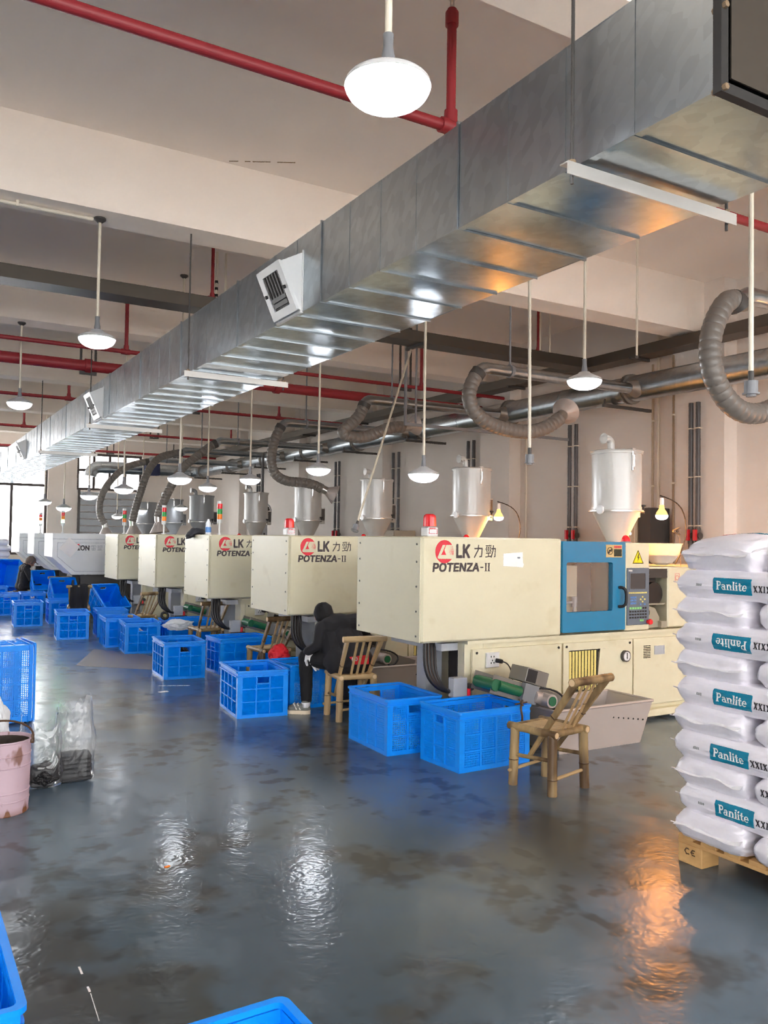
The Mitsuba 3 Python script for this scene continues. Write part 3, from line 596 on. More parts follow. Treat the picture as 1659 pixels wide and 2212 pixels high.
    if full:
        t.part('plug_cable', cat(rod((0.74, 0.012, 0.66), (0.765, -0.035, 0.655), 0.017, 10), sweep(spline([(0.765, -0.035, 0.655), (0.82, -0.05, 0.62), (0.845, -0.06, 0.54), (0.835, -0.09, 0.47)], 24), 0.005, 8)), 'rubber', b)
    # --- open end of the base under the guard: column, recess, hoses, regulator
    e = P('support_column', cat(box(0.40, 0.56, 0.52, 0.66, 0.0, ZB-0.034), box(0.30, 0.64, 0.15, D-0.1, 0.74, 0.798), box(0.36, 0.62, 0.48, 0.72, 0.0, 0.10)), 'machine_grey', smooth=False)
    P('recess_panel', box(0.628, 0.639, 0.16, 0.52, 0.10, 0.735), 'inside_dark', e, smooth=False)
    hz = [[(0.08+0.035*q, 0.05+0.02*q, ZB+0.01), (0.07+0.03*q, 0.03, 0.68), (0.10+0.025*q, 0.01, 0.56), (0.20+0.02*q, 0.01, 0.475-0.006*q), (0.34, 0.08, 0.44), (0.48, 0.26, 0.46)] for q in range(4)]
    for q, pts in enumerate(hz): P('hydraulic_hose', sweep(spline(pts, 34), 0.017 if q < 3 else 0.012, 10), 'rubber', e, label='black hydraulic hose' if q == 0 else None)
    if full:
        rg = P('regulator_box', rbox(0.305, 0.435, -0.02, 0.058, 0.40, 0.55, 0.005), 'machine_grey', e)
        P('regulator_valve', cat(rod((0.455, -0.005, 0.40), (0.455, -0.005, 0.46), 0.018, 10)), 'red_plastic', e)
        P('regulator_gauge', cat(rod((0.485, 0.03, 0.47), (0.485, -0.01, 0.47), 0.028, 16), box(0.305, 0.50, -0.02, 0.058, 0.37, 0.398)), 'dark_metal', e)
    # --- safety door with its window
    d0, d1, dz0, dz1 = L+0.005, 2.165, 0.85, 1.625
    w = (1.47, 2.01, 1.02, 1.445)
    rr = sbox(w[0], w[2], w[1], w[3]).buffer(-0.02).buffer(0.02)
    dm = extr(sbox(d0, dz0, d1, dz1).buffer(-0.012).buffer(0.012).difference(rr), 0.05)
    dr_ = P('safety_door', mv(dm, FRONT, tr(0, 0.045, 0)), 'teal', smooth=False, label='blue safety door')
    P('door_window', box(w[0]-0.01, w[1]+0.01, 0.022, 0.025, w[2]-0.01, w[3]+0.01), 'glass', dr_, smooth=False)
    P('door_handle', cat(sweep(spline([(2.085, -0.005, 1.225), (2.12, -0.05, 1.20), (2.125, -0.055, 1.14), (2.12, -0.05, 1.08), (2.08, -0.005, 1.055)], 20), 0.013, 10)), 'black', dr_)
    st = P('warning_sticker', box(1.925, 2.12, -0.008, -0.0045, 1.49, 1.60), 'tan_label', dr_, smooth=False)
    P('sticker_print', cat(mv(extr(Point(1.972, 1.545).buffer(0.034, 20).difference(Point(1.972, 1.545).buffer(0.029, 20)), 0.002), FRONT, tr(0, -0.008, 0)), mv(extr(stroke([(1.95, 1.525), (1.965, 1.55), (1.985, 1.545), (1.99, 1.565)], 0.013), 0.002), FRONT, tr(0, -0.008, 0)), box(1.956, 1.97, -0.0105, -0.008, 1.525, 1.535)), 'black', dr_, smooth=False)
    P('sticker_print', box(2.02, 2.112, -0.0105, -0.008, 1.498, 1.562), 'dark_green', dr_, smooth=False)
    P('sticker_print', cat(*[box(2.022+q*0.023, 2.040+q*0.023, -0.0105, -0.008, 1.571, 1.592) for q in range(4)]), 'red_print', dr_, smooth=False)
    # --- what stands behind the door window: platens and mould
    mb = P('mold_area', cat(box(1.43, 2.16, 0.75, 0.76, 0.84, 1.6), box(1.43, 2.16, 0.06, 0.76, 1.57, 1.60)), 'inside_dark', smooth=False)
    P('platen', cat(box(1.435, 1.72, 0.22, 0.42, 1.33, 1.41), box(1.63, 1.78, 0.20, 0.60, 0.84, 1.41)), 'cream_dark', mb, smooth=False)
    P('platen', box(1.80, 2.0, 0.25, 0.6, 0.84, 1.43), 'inside_dark', mb, smooth=False)
    P('toggle_block', cat(box(1.50, 1.60, 0.34, 0.5, 0.9, 1.3), rod((1.44, 0.3, 1.16), (1.63, 0.3, 1.16), 0.03, 12), rod((1.44, 0.3, 0.98), (1.63, 0.3, 0.98), 0.03, 12)), 'machine_grey', mb, smooth=False)
    P('water_fitting', cat(rod((1.71, 0.16, 1.05), (1.71, 0.16, 1.14), 0.028, 10), rod((1.52, 0.18, 1.09), (1.71, 0.16, 1.09), 0.012, 8), sweep(spline([(1.71, 0.16, 1.05), (1.70, 0.16, 1.0), (1.62, 0.18, 0.97)], 12), 0.012, 8)), 'socket_grey', mb)
    # --- control column
    c = P('control_column', rbox(2.17, 2.475, 0.0, 0.9, 0.835, 1.62, 0.008), cr)
    P('warning_triangle', front_text(Polygon([(0, 0), (0.13, 0), (0.065, 0.115)]).buffer(0.004), 2.262, 1.437, 0.001, 0.003), 'yellow', c, smooth=False, label='yellow high-voltage triangle')
    P('warning_triangle_print', front_text(unary_union([Polygon([(-0.004, -0.003), (0.134, -0.003), (0.065, 0.119)]).difference(Polygon([(0.006, 0.004), (0.124, 0.004), (0.065, 0.107)])), Polygon([(0.072, 0.088), (0.052, 0.048), (0.066, 0.052), (0.058, 0.014), (0.083, 0.058), (0.068, 0.055), (0.079, 0.088)])]), 2.262, 1.437, -0.0018, 0.0015), 'black', c, smooth=False)
    P('console', rbox(2.185, 2.462, -0.012, 0.002, 0.885, 1.395, 0.004), 'console', c, label='grey keypad console')
    yk = -0.0115
    P('console_badge', box(2.20, 2.245, yk-0.002, yk, 1.365, 1.378), 'machine_white', c, smooth=False)
    P('screen_bezel', frame_y(2.205, 2.42, 1.195, 1.358, 0.012, yk-0.004, yk), 'console', c, smooth=False)
    P('screen', box(2.217, 2.408, yk-0.0015, yk, 1.207, 1.346), 'screen', c, smooth=False, label='dark screen')
    def key_(x, z, w_, h_, mat): P('button', box(x, x+w_, yk-0.004, yk, z, z+h_), mat, c, smooth=False)
    for q in range(9): key_(2.200+q*0.026, 1.166, 0.020, 0.013, 'yellow_dull')
    for q in range(3):
        for s_ in range(4): key_(2.222+s_*0.019, 1.123-q*0.026, 0.014, 0.017, 'key_blue')
    for x, z in ((2.366, 1.127), (2.34, 1.106), (2.392, 1.106), (2.366, 1.085)): key_(x, z, 0.017, 0.015, 'yellow_dull')
    for x in (2.34, 2.392): key_(x, 1.062, 0.018, 0.014, 'key_blue')
    for s_ in range(5): key_(2.210+s_*0.032, 1.026, 0.023, 0.019, 'key_green')
    for s_ in range(2): key_(2.376+s_*0.030, 1.028, 0.018, 0.015, 'black')
    for q in range(3):
        for s_ in range(7): key_(2.210+s_*0.0325, 0.999-q*0.027, 0.020, 0.014, 'black')
    for s_ in range(2): key_(2.342+s_*0.026, 0.916, 0.020, 0.018, 'key_green')
    P('emergency_button', cat(rod((2.44, yk, 0.91), (2.44, yk-0.03, 0.91), 0.016, 14), rod((2.44, yk-0.028, 0.91), (2.44, yk-0.045, 0.91), 0.027, 20, 0.022)), 'red_plastic', c, label='red emergency stop button')
    P('red_dome_lamp', mv(lathe([(0, 0.06), (0.02, 0.055), (0.036, 0.03), (0.04, 0.0), (0, 0)][::-1], 20), tr(2.30, 0.12, 1.63)), 'red_plastic', c, label='small red dome lamp')
    P('red_dome_lamp_base', mv(lathe([(0, 0.014), (0.046, 0.014), (0.05, 0), (0, 0)][::-1], 20), tr(2.30, 0.12, 1.618)), 'socket_grey', c)
    # --- injection unit: open bay with motor, then the rear cover
    u = P('injection_cover', cat(rbox(2.755, 3.9, 0.03, D-0.05, 0.84, 1.40, 0.012), box(2.478, 2.755, 0.42, D-0.05, 0.835, 1.385), box(2.478, 2.755, 0.03, D-0.05, 1.385, 1.40)), cr, smooth=False)
    P('bay_strip', box(2.48, 2.752, 0.035, 0.10, 1.30, 1.383), 'inside_dark', u, smooth=False)
    P('bay_back', box(2.478, 2.754, 0.405, 0.418, 0.838, 1.38), 'inside_dark', u, smooth=False)
    P('motor', cat(rod((2.63, 0.40, 1.15), (2.63, 0.08, 1.15), 0.108, 28), box(2.575, 2.69, 0.12, 0.3, 1.25, 1.30)), 'black', u, label='black round motor')
    P('bracket', cat(mv(extr(Polygon([(2.49, 0.84), (2.68, 0.84), (2.70, 0.93), (2.64, 1.02), (2.56, 1.04), (2.49, 0.99)]).difference(Point(2.545, 0.98).buffer(0.028)), 0.06), FRONT, tr(0, 0.14, 0)), box(2.48, 2.75, 0.06, 0.08, 1.05, 1.065), box(2.68, 2.755, 0.04, 0.2, 0.838, 0.90)), 'cream_dark', u, smooth=False)
    P('round_sticker', front_text(sbox(0, 0, 0.06, 0.085).difference(sbox(0.004, 0.004, 0.056, 0.081)).union(Point(0.03, 0.045).buffer(0.022).difference(Point(0.03, 0.045).buffer(0.018))), 2.85, 1.255, 0.031, 0.002), 'red_print', u, smooth=False)
    P('barrel', cat(rbox(2.58, 2.80, 0.3, 0.7, 1.40, 1.62, 0.02)), 'machine_grey', u)
    return t
# the shared meshes are written once; each machine is a placement of the same prototype
MX, MY, MS = 3.49, 5.37, 2.46
mt = machine('injection_machine', 0, 0, 0)
what = ['cream injection moulding machine nearest the camera, paper note on its guard', 'second cream injection moulding machine, behind the seated man in black',
        'third cream injection moulding machine, stack light on its guard', 'fourth cream injection moulding machine, dark rag on its far corner', 'fifth and farthest cream moulding machine with a round red logo']
for i in range(5):
    mt.place(what[i], 'moulding machine', m=tr(MX, MY+MS*i, 0))
single('paper_note', mv(extr(Polygon([(0, 0.012), (0.205, 0), (0.215, 0.03), (0.205, 0.034), (0.20, 0.125), (0.0, 0.112)]), 0.002), FRONT, tr(MX+0.79, MY-0.0015, 1.405)), 'paper', 'white paper note taped to the guard of the nearest machine', 'paper', smooth=False)
single('blue_tape', box(MX+0.935, MX+0.962, MY-0.006, MY-0.004, 1.478, 1.490), 'console', 'tiny blue mark on the white paper note', 'tape', smooth=False)
warning_beacon(MX+0.14, MY+0.10, 1.645, 'red ribbed beacon on the nearest machine')
warning_beacon(MX+0.10, MY+MS+0.22, 1.645, 'red ribbed beacon on the second machine')
stack_light(3.92, 11.14, 1.645, 'stack light on the third machine, nearest of the red, green and orange lights')
stack_light(3.80, 13.44, 1.645, 'stack light on the fourth machine, middle one of the three unlit lights')
stack_light(3.72, 15.75, 1.645, 'stack light on the fifth machine, farthest of the three unlit lights')
rag = trimesh.creation.icosphere(3, 1.0); v = rag.vertices*np.array([0.13, 0.10, 0.06])+0.05*(meshkit.fbm(rag.vertices*2.3, 3, 3)[:, None]-0.5); v[:, 2] -= 0.18*np.clip(-v[:, 0]-0.02, 0, 1)*3
rag.vertices = v; single('rag', mv(rag, tr(3.52, 10.95, 1.675)), 'cloth_black', 'dark rag hanging off the back corner of the third machine', 'cloth')
def bottle():
    t = Thing('water_bottle'); o = tr(3.95, 12.0, 1.655)
    t.part('bottle', mv(lathe([(0, 0), (0.035, 0), (0.037, 0.02), (0.035, 0.12), (0.033, 0.15), (0.014, 0.19), (0.014, 0.205), (0, 0.205)], 18), tr(3.62, 10.72, 1.645)), 'plastic_white')
    t.part('blue_band', mv(lathe([(0.0375, 0.03), (0.0385, 0.03), (0.0375, 0.10), (0.0365, 0.10)], 18), tr(3.62, 10.72, 1.645)), 'key_blue')
    t.place('small bottle with a blue band on the third machine', 'bottle')
bottle()

# --- white machines further back: guard with a cut lower corner
def machine_w():
    t = Thing('moulding_machine'); P = t.part; D = 1.0
    prof = Polygon([(0, 1.64), (0, 1.17), (0.38, 0.82), (1.75, 0.82), (1.75, 1.64)])
    g = P('guard_cover', mv(extr(prof, D), FRONT, tr(0, D, 0)), 'machine_white', smooth=False)
    inner = Polygon([(0.09, 1.46), (0.09, 1.18), (0.43, 0.88), (1.70, 0.88), (1.70, 1.46)])
    P('panel_seam', mv(extr(inner.difference(inner.buffer(-0.008)), 0.003), FRONT, tr(0, 0.001, 0)), 'machine_grey', g, smooth=False)
    P('panel_seam', box(0, 1.75, -0.002, 0.001, 1.525, 1.535), 'machine_grey', g, smooth=False)
    P('lettering', front_text(inter('LE', 0.09, 0.13), 0.24, 1.31, 0.001), 'ink', g, smooth=False)
    P('red_slash', front_text(Polygon([(0, 0), (0.03, 0), (0.13, 0.10), (0.08, 0.10)]), 0.39, 1.335, 0.001, 0.002), 'logo_red', g, smooth=False)
    P('lettering', front_text(inter('ION', 0.09, 0.23), 0.47, 1.31, 0.001), 'ink', g, smooth=False)
    lei = unary_union([stroke([(0.05, 0.95), (0.95, 0.95)], 0.1), stroke([(0.5, 0.95), (0.5, 0.5)], 0.1), stroke([(0.02, 0.6), (0.02, 0.78), (0.98, 0.78), (0.98, 0.6)], 0.1), stroke([(0.2, 0.65), (0.35, 0.65)], 0.08), stroke([(0.65, 0.65), (0.8, 0.65)], 0.08), sbox(0.1, 0, 0.9, 0.48).difference(sbox(0.2, 0.09, 0.45, 0.2)).difference(sbox(0.55, 0.09, 0.8, 0.2)).difference(sbox(0.2, 0.29, 0.45, 0.39)).difference(sbox(0.55, 0.29, 0.8, 0.39))])
    men = unary_union([sbox(0.05, 0.5, 0.42, 1).difference(sbox(0.14, 0.59, 0.33, 0.7)).difference(sbox(0.14, 0.8, 0.33, 0.91)), stroke([(0.6, 0.4), (0.62, 0.97), (0.95, 0.97), (0.95, 0.45)], 0.09), stroke([(0.62, 0.78), (0.95, 0.78)], 0.07), stroke([(0.62, 0.6), (0.95, 0.6)], 0.07), sbox(0.12, 0.05, 0.88, 0.36).difference(sbox(0.2, 0.1, 0.33, 0.28)).difference(sbox(0.43, 0.1, 0.57, 0.28)).difference(sbox(0.67, 0.1, 0.8, 0.28)), sbox(0, 0, 1, 0.07)])
    P('lettering', front_text(unary_union([affinity.scale(lei, 0.10, 0.10, origin=(0, 0)), affinity.translate(affinity.scale(men, 0.10, 0.10, origin=(0, 0)), 0.12, 0)]), 0.73, 1.308, 0.001), 'machine_grey', g, smooth=False)
    b = P('base', cat(rbox(0.55, 4.6, 0.05, D-0.05, 0.10, 0.815, 0.006), box(0.7, 4.5, 0.1, D-0.1, 0, 0.10)), 'dark_metal', smooth=False)
    P('chute', trimesh.convex.convex_hull(np.array([(0.10, 0.2, 1.0), (0.10, 0.8, 1.0), (0.5, 0.2, 0.72), (0.5, 0.8, 0.72), (0.44, 0.2, 0.62), (0.44, 0.8, 0.62), (0.05, 0.2, 0.92), (0.05, 0.8, 0.92)]))if False else box(0.42, 0.56, 0.2, 0.8, 0.3, 0.81), 'inside_dark', b, smooth=False)
    c = P('rear_housing', rbox(1.752, 4.4, 0.05, D-0.05, 0.82, 1.58, 0.01), 'machine_white')
    P('window', box(1.9, 2.6, 0.045, 0.051, 1.0, 1.45), 'inside_dark', c, smooth=False)
    return t
mw = machine_w()
for i, w_ in enumerate(['white moulding machine with a white card stuck over its lettering', 'white moulding machine in the middle of the three with cut corners', 'farthest white moulding machine, nearest the bright window']):
    mw.place(w_, 'moulding machine', m=tr(2.77, 17.55+2.45*i, 0))
single('white_card', mv(box(-0.14, 0.14, -0.012, -0.002, -0.14, 0.14), rot('y', 40), tr(2.77+0.32, 17.55, 1.36)), 'paper', 'white square card stuck at an angle on the white machine', 'card', smooth=False)
stack_light(3.06, 18.2, 1.64, 'lit stack light with a glowing green lens on the first white machine', lit=True, order=('red_plastic', 'orange_plastic', 'green_plastic'))
stack_light(2.98, 20.6, 1.64, 'stack light against the bright window on the second white machine', lit=True, order=('red_plastic', 'orange_plastic', 'green_plastic'))

# ------------------------------------------------------------------ hopper dryers
def hopper(mat, s=1.0):
    t = Thing('hopper_dryer'); P = t.part; R = 0.235*s; z0, z1, z2 = 1.62, 1.93, 2.50
    b = P('barrel', lathe([(0, z1+0.02), (R, z1+0.02), (R, z2-0.03), (R+0.012, z2-0.03), (R+0.012, z2-0.012), (R+0.02, z2), (R+0.006, z2+0.006), (0, z2+0.02)], 44), mat)
    P('cone', lathe([(0, z0), (0.085*s, z0), (0.09*s, z0+0.01), (R-0.005, z1-0.012), (R+0.02, z1-0.012), (R+0.02, z1+0.004), (R+0.004, z1+0.008), (R+0.004, z1+0.03), (0, z1+0.03)], 44), mat)
    P('flange', lathe([(R, z1-0.016), (R+0.028, z1-0.016), (R+0.028, z1-0.006), (R, z1-0.006)], 44), 'steel')
    P('throat', rbox(-0.10*s, 0.10*s, -0.10*s, 0.10*s, 1.56, z0+0.005, 0.01), mat)
    a = math.radians(205)
    el = [(-0.62*R, -0.3*R, z2), (-0.62*R, -0.3*R, z2+0.05), (-0.66*R, -0.3*R, z2+0.085), (-0.78*R, -0.3*R, z2+0.105), (-1.02*R, -0.3*R, z2+0.105)]
    P('air_elbow', cat(sweep(spline(el, 18), 0.034*s, 18), rod((-1.02*R, -0.3*R, z2+0.105), (-1.05*R, -0.3*R, z2+0.105), 0.052*s, 20)), mat)
    # front clamp, knob, side hinge, lettering on the side
    def at(ang, r): return np.array([r*math.sin(ang), -r*math.cos(ang), 0])
    q = at(math.radians(-8), R)
    P('clamp', cat(mv(rbox(-0.013, 0.013, -0.02, 0.004, z2-0.20, z2-0.01, 0.006), tr(*q)), mv(rod((0, -0.014, z2-0.16), (0, -0.014, z2-0.05), 0.016, 10), tr(*q)), mv(box(-0.02, 0.02, -0.02, 0.02, z2-0.01, z2+0.014), tr(*q))), 'chrome')
    q = at(math.radians(42), R+0.015)
    P('knob', mv(cat(rod((0, 0, z1-0.03), (0, 0, z1+0.035), 0.010, 10), rod((0, 0, z1+0.035), (0, 0, z1+0.055), 0.026, 12)), tr(*q)), 'black')
    q = at(math.radians(-80), R+0.03)
    P('hinge', mv(cat(rod((-0.01, 0, z1), (0.01, 0, z1), 0.042, 20), box(0.0, 0.06, -0.02, 0.02, z1-0.02, z1+0.03)), tr(*q)), 'machine_white')
    for j, (zz, hh, n_) in enumerate(((z2-0.185, 0.012, 1), (z2-0.225, 0.026, 4), (z2-0.268, 0.020, 4), (z2-0.296, 0.012, 3))):
        segs = []
        for q_ in range(n_):
            a0 = math.radians(72+q_*(16/n_)); a1 = a0+math.radians(16/n_*0.8)
            segs.append(trimesh.convex.convex_hull(np.array([at(a_, R+dr2)+[0, 0, z_] for a_ in (a0, a1) for dr2 in (0.0005, 0.002) for z_ in (zz, zz+hh)])))
        P('print', cat(*segs), 'red_print' if j == 0 else 'black_ink', b, smooth=False)
    P('control_box', cat(rbox(R+0.01, R+0.10, 0.0, 0.16, z1-0.06, z1+0.22, 0.006)), mat)
    P('control_face', box(R+0.03, R+0.09, -0.004, 0.0, z1+0.0, z1+0.2), 'dark_metal', smooth=False)
    return t
hw = hopper('hopper')
for (x, y), w_ in zip([(6.06, 5.87), (6.16, 8.36), (6.22, 10.80), (6.22, 13.18), (6.26, 15.67)], ['tall white hopper dryer nearest the camera, beside the bright heat bulb', 'white hopper dryer with its right side lit orange, behind the lettered guard', 'white hopper dryer partly crossed by the slanting pole', 'white hopper dryer beneath the pale hose funnel', 'farthest white hopper dryer with a grey switch box']):
    hw.place(w_, 'hopper dryer', 'white hopper dryers', m=tr(x, y, 0))
hg = hopper('hopper_grey', 1.12)
for (x, y), w_ in zip([(5.93, 18.05), (5.99, 20.5), (6.0, 22.95)], ['large grey hopper dryer behind the third stack light', 'grey hopper dryer between the two far stack lights', 'farthest grey hopper dryer, left of the others']):
    hg.place(w_, 'hopper dryer', 'grey hopper dryers', m=tr(x, y, 0.02))

# ------------------------------------------------------------------ heat bulbs, bowl, sack, cabinets, risers on the right wall
def heat_lamp(x, y, z, lab, bx, by, grp=None):
    t = Thing('heat_lamp')
    def down(m_):
        if m_.face_normals[:, 2].sum() > 0: m_.invert()
        return m_
    t.part('socket', mv(lathe([(0, 0.125), (0.02, 0.125), (0.022, 0.17), (0.016, 0.195), (0, 0.195)], 18), tr(x, y, z)), 'paper')
    d = shape(down(mv(lathe([(0.0, -0.022), (0.03, -0.018), (0.05, -0.006), (0.060, 0.012), (0.058, 0.028)], 28), tr(x, y, z))), 'bulb', True); d['emitter'] = emit(IRB, 10.0); t.part('bulb_face', d, None, label='glowing bulb face')
    d = shape(mv(lathe([(0.058, 0.028), (0.048, 0.055), (0.028, 0.085), (0.021, 0.125)], 28), tr(x, y, z)), 'bulb', True); d['emitter'] = emit([1.3, 0.5, 0.14]); t.part('bulb_neck', d, None)
    t.part('bent_wire', cat(sweep(spline([(x-0.02, y, z+0.215), (x+0.05, y, z+0.20), (x+0.24, y-0.02, z+0.11), (x+0.30, y-0.02, z+0.02), (x+0.31, y-0.02, z-0.20), (x+0.28, y-0.01, z-0.30), (bx, by, 1.42)], 60), 0.006, 8), rod((x, y, z+0.20), (x, y, z+0.19), 0.012, 8)), 'rubber')
    t.place(lab, 'heat lamp', grp)
heat_lamp(6.42, 5.63, 1.865, 'glowing orange heat bulb beside the nearest hopper', 6.60, 5.62)
heat_lamp(6.42, 8.15, 1.885, 'glowing orange heat bulb beside the second hopper', 6.55, 8.2)
for x, y in ((8.2, 3.4), (8.2, 0.9)):      # the same bulbs over the next machines of the row, right of the frame
    heat_lamp(x, y, 1.9, 'orange heat bulb beyond the right edge of the photograph', x+0.2, y, 'heat bulbs beyond the frame')
sp = Thing('spring_clamp'); sp.part('jaw', cat(mv(box(-0.05, 0.05, -0.01, 0.01, 0.012, 0.024), rot('y', -18), tr(6.62, 5.62, 1.74)), mv(box(-0.05, 0.05, -0.01, 0.01, -0.024, -0.012), rot('y', 18), tr(6.62, 5.62, 1.74)), rod((6.63, 5.61, 1.74), (6.63, 5.63, 1.74), 0.014, 10)), 'dark_metal', smooth=False)
sp.part('string', rod((6.66, 5.62, 1.73), (6.68, 5.62, 1.40), 0.003, 6), 'brown_pipe'); sp.place('small dark clamp on the wire of the nearest heat bulb', 'clamp')
bw = Thing('pellet_bowl')
bw.part('bowl', mv(lathe([(0.05, 0.0), (0.10, 0.02), (0.16, 0.10), (0.185, 0.20), (0.192, 0.205), (0.192, 0.20), (0.18, 0.195), (0.155, 0.10), (0.10, 0.026), (0, 0.01)], 40), tr(6.33, 5.55, 1.415)), 'bowl')
bw.part('pellets', mv(lathe([(0, 0.09), (0.05, 0.10), (0.12, 0.096), (0.152, 0.092), (0.10, 0.03), (0, 0.02)][::-1], 32), tr(6.33, 5.55, 1.415)), 'pellet', label='brown pellets', kind='stuff')
bw.place('white bowl of brown pellets glowing under the nearest heat bulb', 'bowl')
def crumple(seed, sx, sy, sz, amp=0.2, sub=4, f=2.2):
    m = trimesh.creation.icosphere(sub, 1.0); v = np.array(m.vertices); n = meshkit.fbm(v*f+seed*3.1, 4, seed); r = np.abs(meshkit.fbm(v*f*1.7+seed, 3, seed+5)-0.5)*2
    v = v*(1+amp*(n-0.5)*2-amp*0.6*r)[:, None]; v *= [sx, sy, sz]; v[:, 2] = np.maximum(v[:, 2], -sz*0.75); v[:, 2] += sz*0.75
    m.vertices = v; return m
single('plastic_sack', mv(crumple(3, 0.17, 0.18, 0.11, 0.3), tr(6.72, 5.35, 1.405)), 'milky', 'bright crumpled plastic sack beside the glowing bowl', 'plastic bag', smooth=False)
cb = Thing('wall_cabinet'); cb.part('body', rbox(8.45, 8.86, 7.86, 8.36, 1.25, 2.03, 0.008), 'cabinet'); cb.part('door', box(8.442, 8.45, 7.88, 8.34, 1.27, 2.01), 'cabinet', smooth=False); cb.part('lock', rod((8.436, 7.92, 1.74), (8.45, 7.92, 1.74), 0.02, 12), 'chrome')
cb.part('emblem', mv(extr(Point(0, 0).buffer(0.035).difference(Point(0, 0).buffer(0.028)), 0.002), np.array([[0, 0, -1, 8.442], [-1, 0, 0, 8.1], [0, 1, 0, 1.75], [0, 0, 0, 1.0]])), 'red_print', smooth=False)
cb.part('side_duct', box(8.50, 8.86, 7.64, 7.84, 1.3, 2.08), 'inside_dark', smooth=False, label='dark open trunking beside the cabinet'); cb.place('beige electrical cabinet on the right wall behind the nearest hopper', 'cabinet')
cb = Thing('wall_cabinet'); cb.part('body', rbox(8.60, 9.09, 14.2, 14.7, 1.15, 1.80, 0.008), 'cabinet'); cb.part('door', box(8.59, 8.60, 14.22, 14.68, 1.17, 1.78), 'cabinet', smooth=False); cb.place('small beige cabinet on the right wall behind the fourth hopper', 'cabinet')
fan = Thing('wall_fan'); c0 = np.array([7.3, 17.9, 2.22])
fan.part('hoop', mv(trimesh.creation.torus(0.20, 0.016, 32, 10), rot('x', 90), rot('z', -22), tr(*c0)), 'machine_grey')
for q in range(4): fan.part('blade', mv(rbox(0.03, 0.175, -0.045, 0.045, -0.004, 0.004, 0.002), rot('x', 22), rot('z', 90*q+20), rot('x', 90), rot('z', -22), tr(*c0)), 'dark_metal')
fan.part('hub', mv(rod((0, 0, -0.05), (0, 0, 0.05), 0.045, 16), rot('x', 90), rot('z', -22), tr(*c0)), 'dark_metal')
fan.part('stand', cat(rod(c0+[0, 0, 0.2], c0+[0, 0, 1.32], 0.03, 12)), 'dark_pipe'); fan.place('small wall fan on a dark pole right of the large grey hopper', 'fan')
sw = Thing('switch_box'); sw.part('body', rbox(7.18, 7.42, 17.85, 17.95, 1.55, 1.98, 0.006), 'machine_grey'); sw.part('display', box(7.24, 7.31, 17.843, 17.85, 1.80, 1.90), 'dark_metal', smooth=False)
for x in (7.25, 7.34): sw.part('dial', rod((x, 17.84, 1.70), (x, 17.85, 1.70), 0.022, 12), 'dark_metal')
sw.part('post', box(7.27, 7.33, 17.88, 17.93, 0, 1.55), 'dark_metal', smooth=False); sw.place('grey control box under the small wall fan', 'control box')
for i, (ya, yb) in enumerate(((7.14, 7.25), (9.55, 9.69), (12.16, 12.33), (14.74, 14.96), (17.4, 17.58), (19.85, 20.0), (22.3, 22.45))):
    t = Thing('wall_riser')
    for y in (ya, yb):
        xx = 8.80 if i == 0 else 9.0
        h = t.part('pipe', rod((xx, y, 0.0), (xx, y, 3.42), 0.030, 14), 'dark_pipe')
        for z in np.arange(0.6, 3.3, 0.62): t.part('clip', box(xx-0.034, xx+0.034, y-0.037, y+0.037, z, z+0.014), 'conduit', h, smooth=False)
        t.part('valve', cat(rod((xx, y-0.045, 1.72), (xx, y+0.045, 1.72), 0.042, 12), rod((xx, y, 1.62), (xx, y, 1.82), 0.036, 12)), 'dark_metal', h)
        t.part('valve_handle', cat(box(xx-0.075, xx-0.035, y-0.02, y+0.02, 1.66, 1.80)), 'valve_red', h, smooth=False, label='red valve handle')
    t.place('dark wall pipe pair, '+['nearest the camera on the wall column', 'second from the camera, left of the nearest hopper', 'third from the camera, above the second hopper', 'fourth from the camera, right of the third hopper', 'fifth from the camera, past the third hopper', 'sixth from the camera, behind the hose funnel', 'farthest, near the small wall fan'][i], 'wall pipes')
for y, r_, mat, z1, w_ in ((7.56, 0.014, 'brown_pipe', 4.1, 'thin brown conduit on the near wall column'), (8.02, 0.016, 'conduit', 4.9, 'pale thin conduit left of the wall column'), (8.12, 0.016, 'cabinet', 4.1, 'tan thin conduit beside the pale one'), (11.0, 0.014, 'brown_pipe', 3.4, 'brown thin conduit above the second machine beacon'), (10.8, 0.016, 'conduit', 3.4, 'pale conduit right of the brown one on the grey wall'), (16.2, 0.014, 'brown_pipe', 3.4, 'brown conduit behind the fourth hopper')):
    xx = XR-0.25 if 6.8 < y < 7.6 else XR-0.01
    t = Thing('conduit'); t.part('tube', rod((xx-r_, y, 0.0), (xx-r_, y, z1), r_, 10), mat)
    for z in (1.0, 2.4, 3.3): t.part('clip', box(xx-0.034, xx+0.0, y-0.022, y+0.022, z, z+0.02), 'conduit', smooth=False)
    t.place(w_, 'conduit')
for x, y, zb, zt, w_ in ((6.9, 6.4, 3.62, ZC, 'white rod hanging right of the near beam over the exhaust pipe'), (7.75, 8.95, 4.26, ZC, 'left of the two white rods above the tray corner'), (7.95, 8.98, 4.26, ZC, 'right of the two white rods above the tray corner'), (8.6, 9.0, 4.26, ZC, 'single white rod standing on the tray corner')):
    t = Thing('hanging_rod'); t.part('rod', rod((x, y, zb), (x, y, zt), 0.012, 8), 'conduit'); t.part('foot', rod((x, y, zb-0.01), (x, y, zb+0.02), 0.018, 8), 'dark_metal'); t.place(w_, 'hanging rod')
cd = Thing('conduit'); cd.part('tube', rod((XL, 7.28, ZS-0.028), (1.40, 7.28, ZS-0.028), 0.016, 10), 'conduit')
for x in np.arange(-4, 1.4, 1.2): cd.part('clip', box(x, x+0.02, 7.255, 7.305, ZS-0.047, ZS), 'conduit', smooth=False)
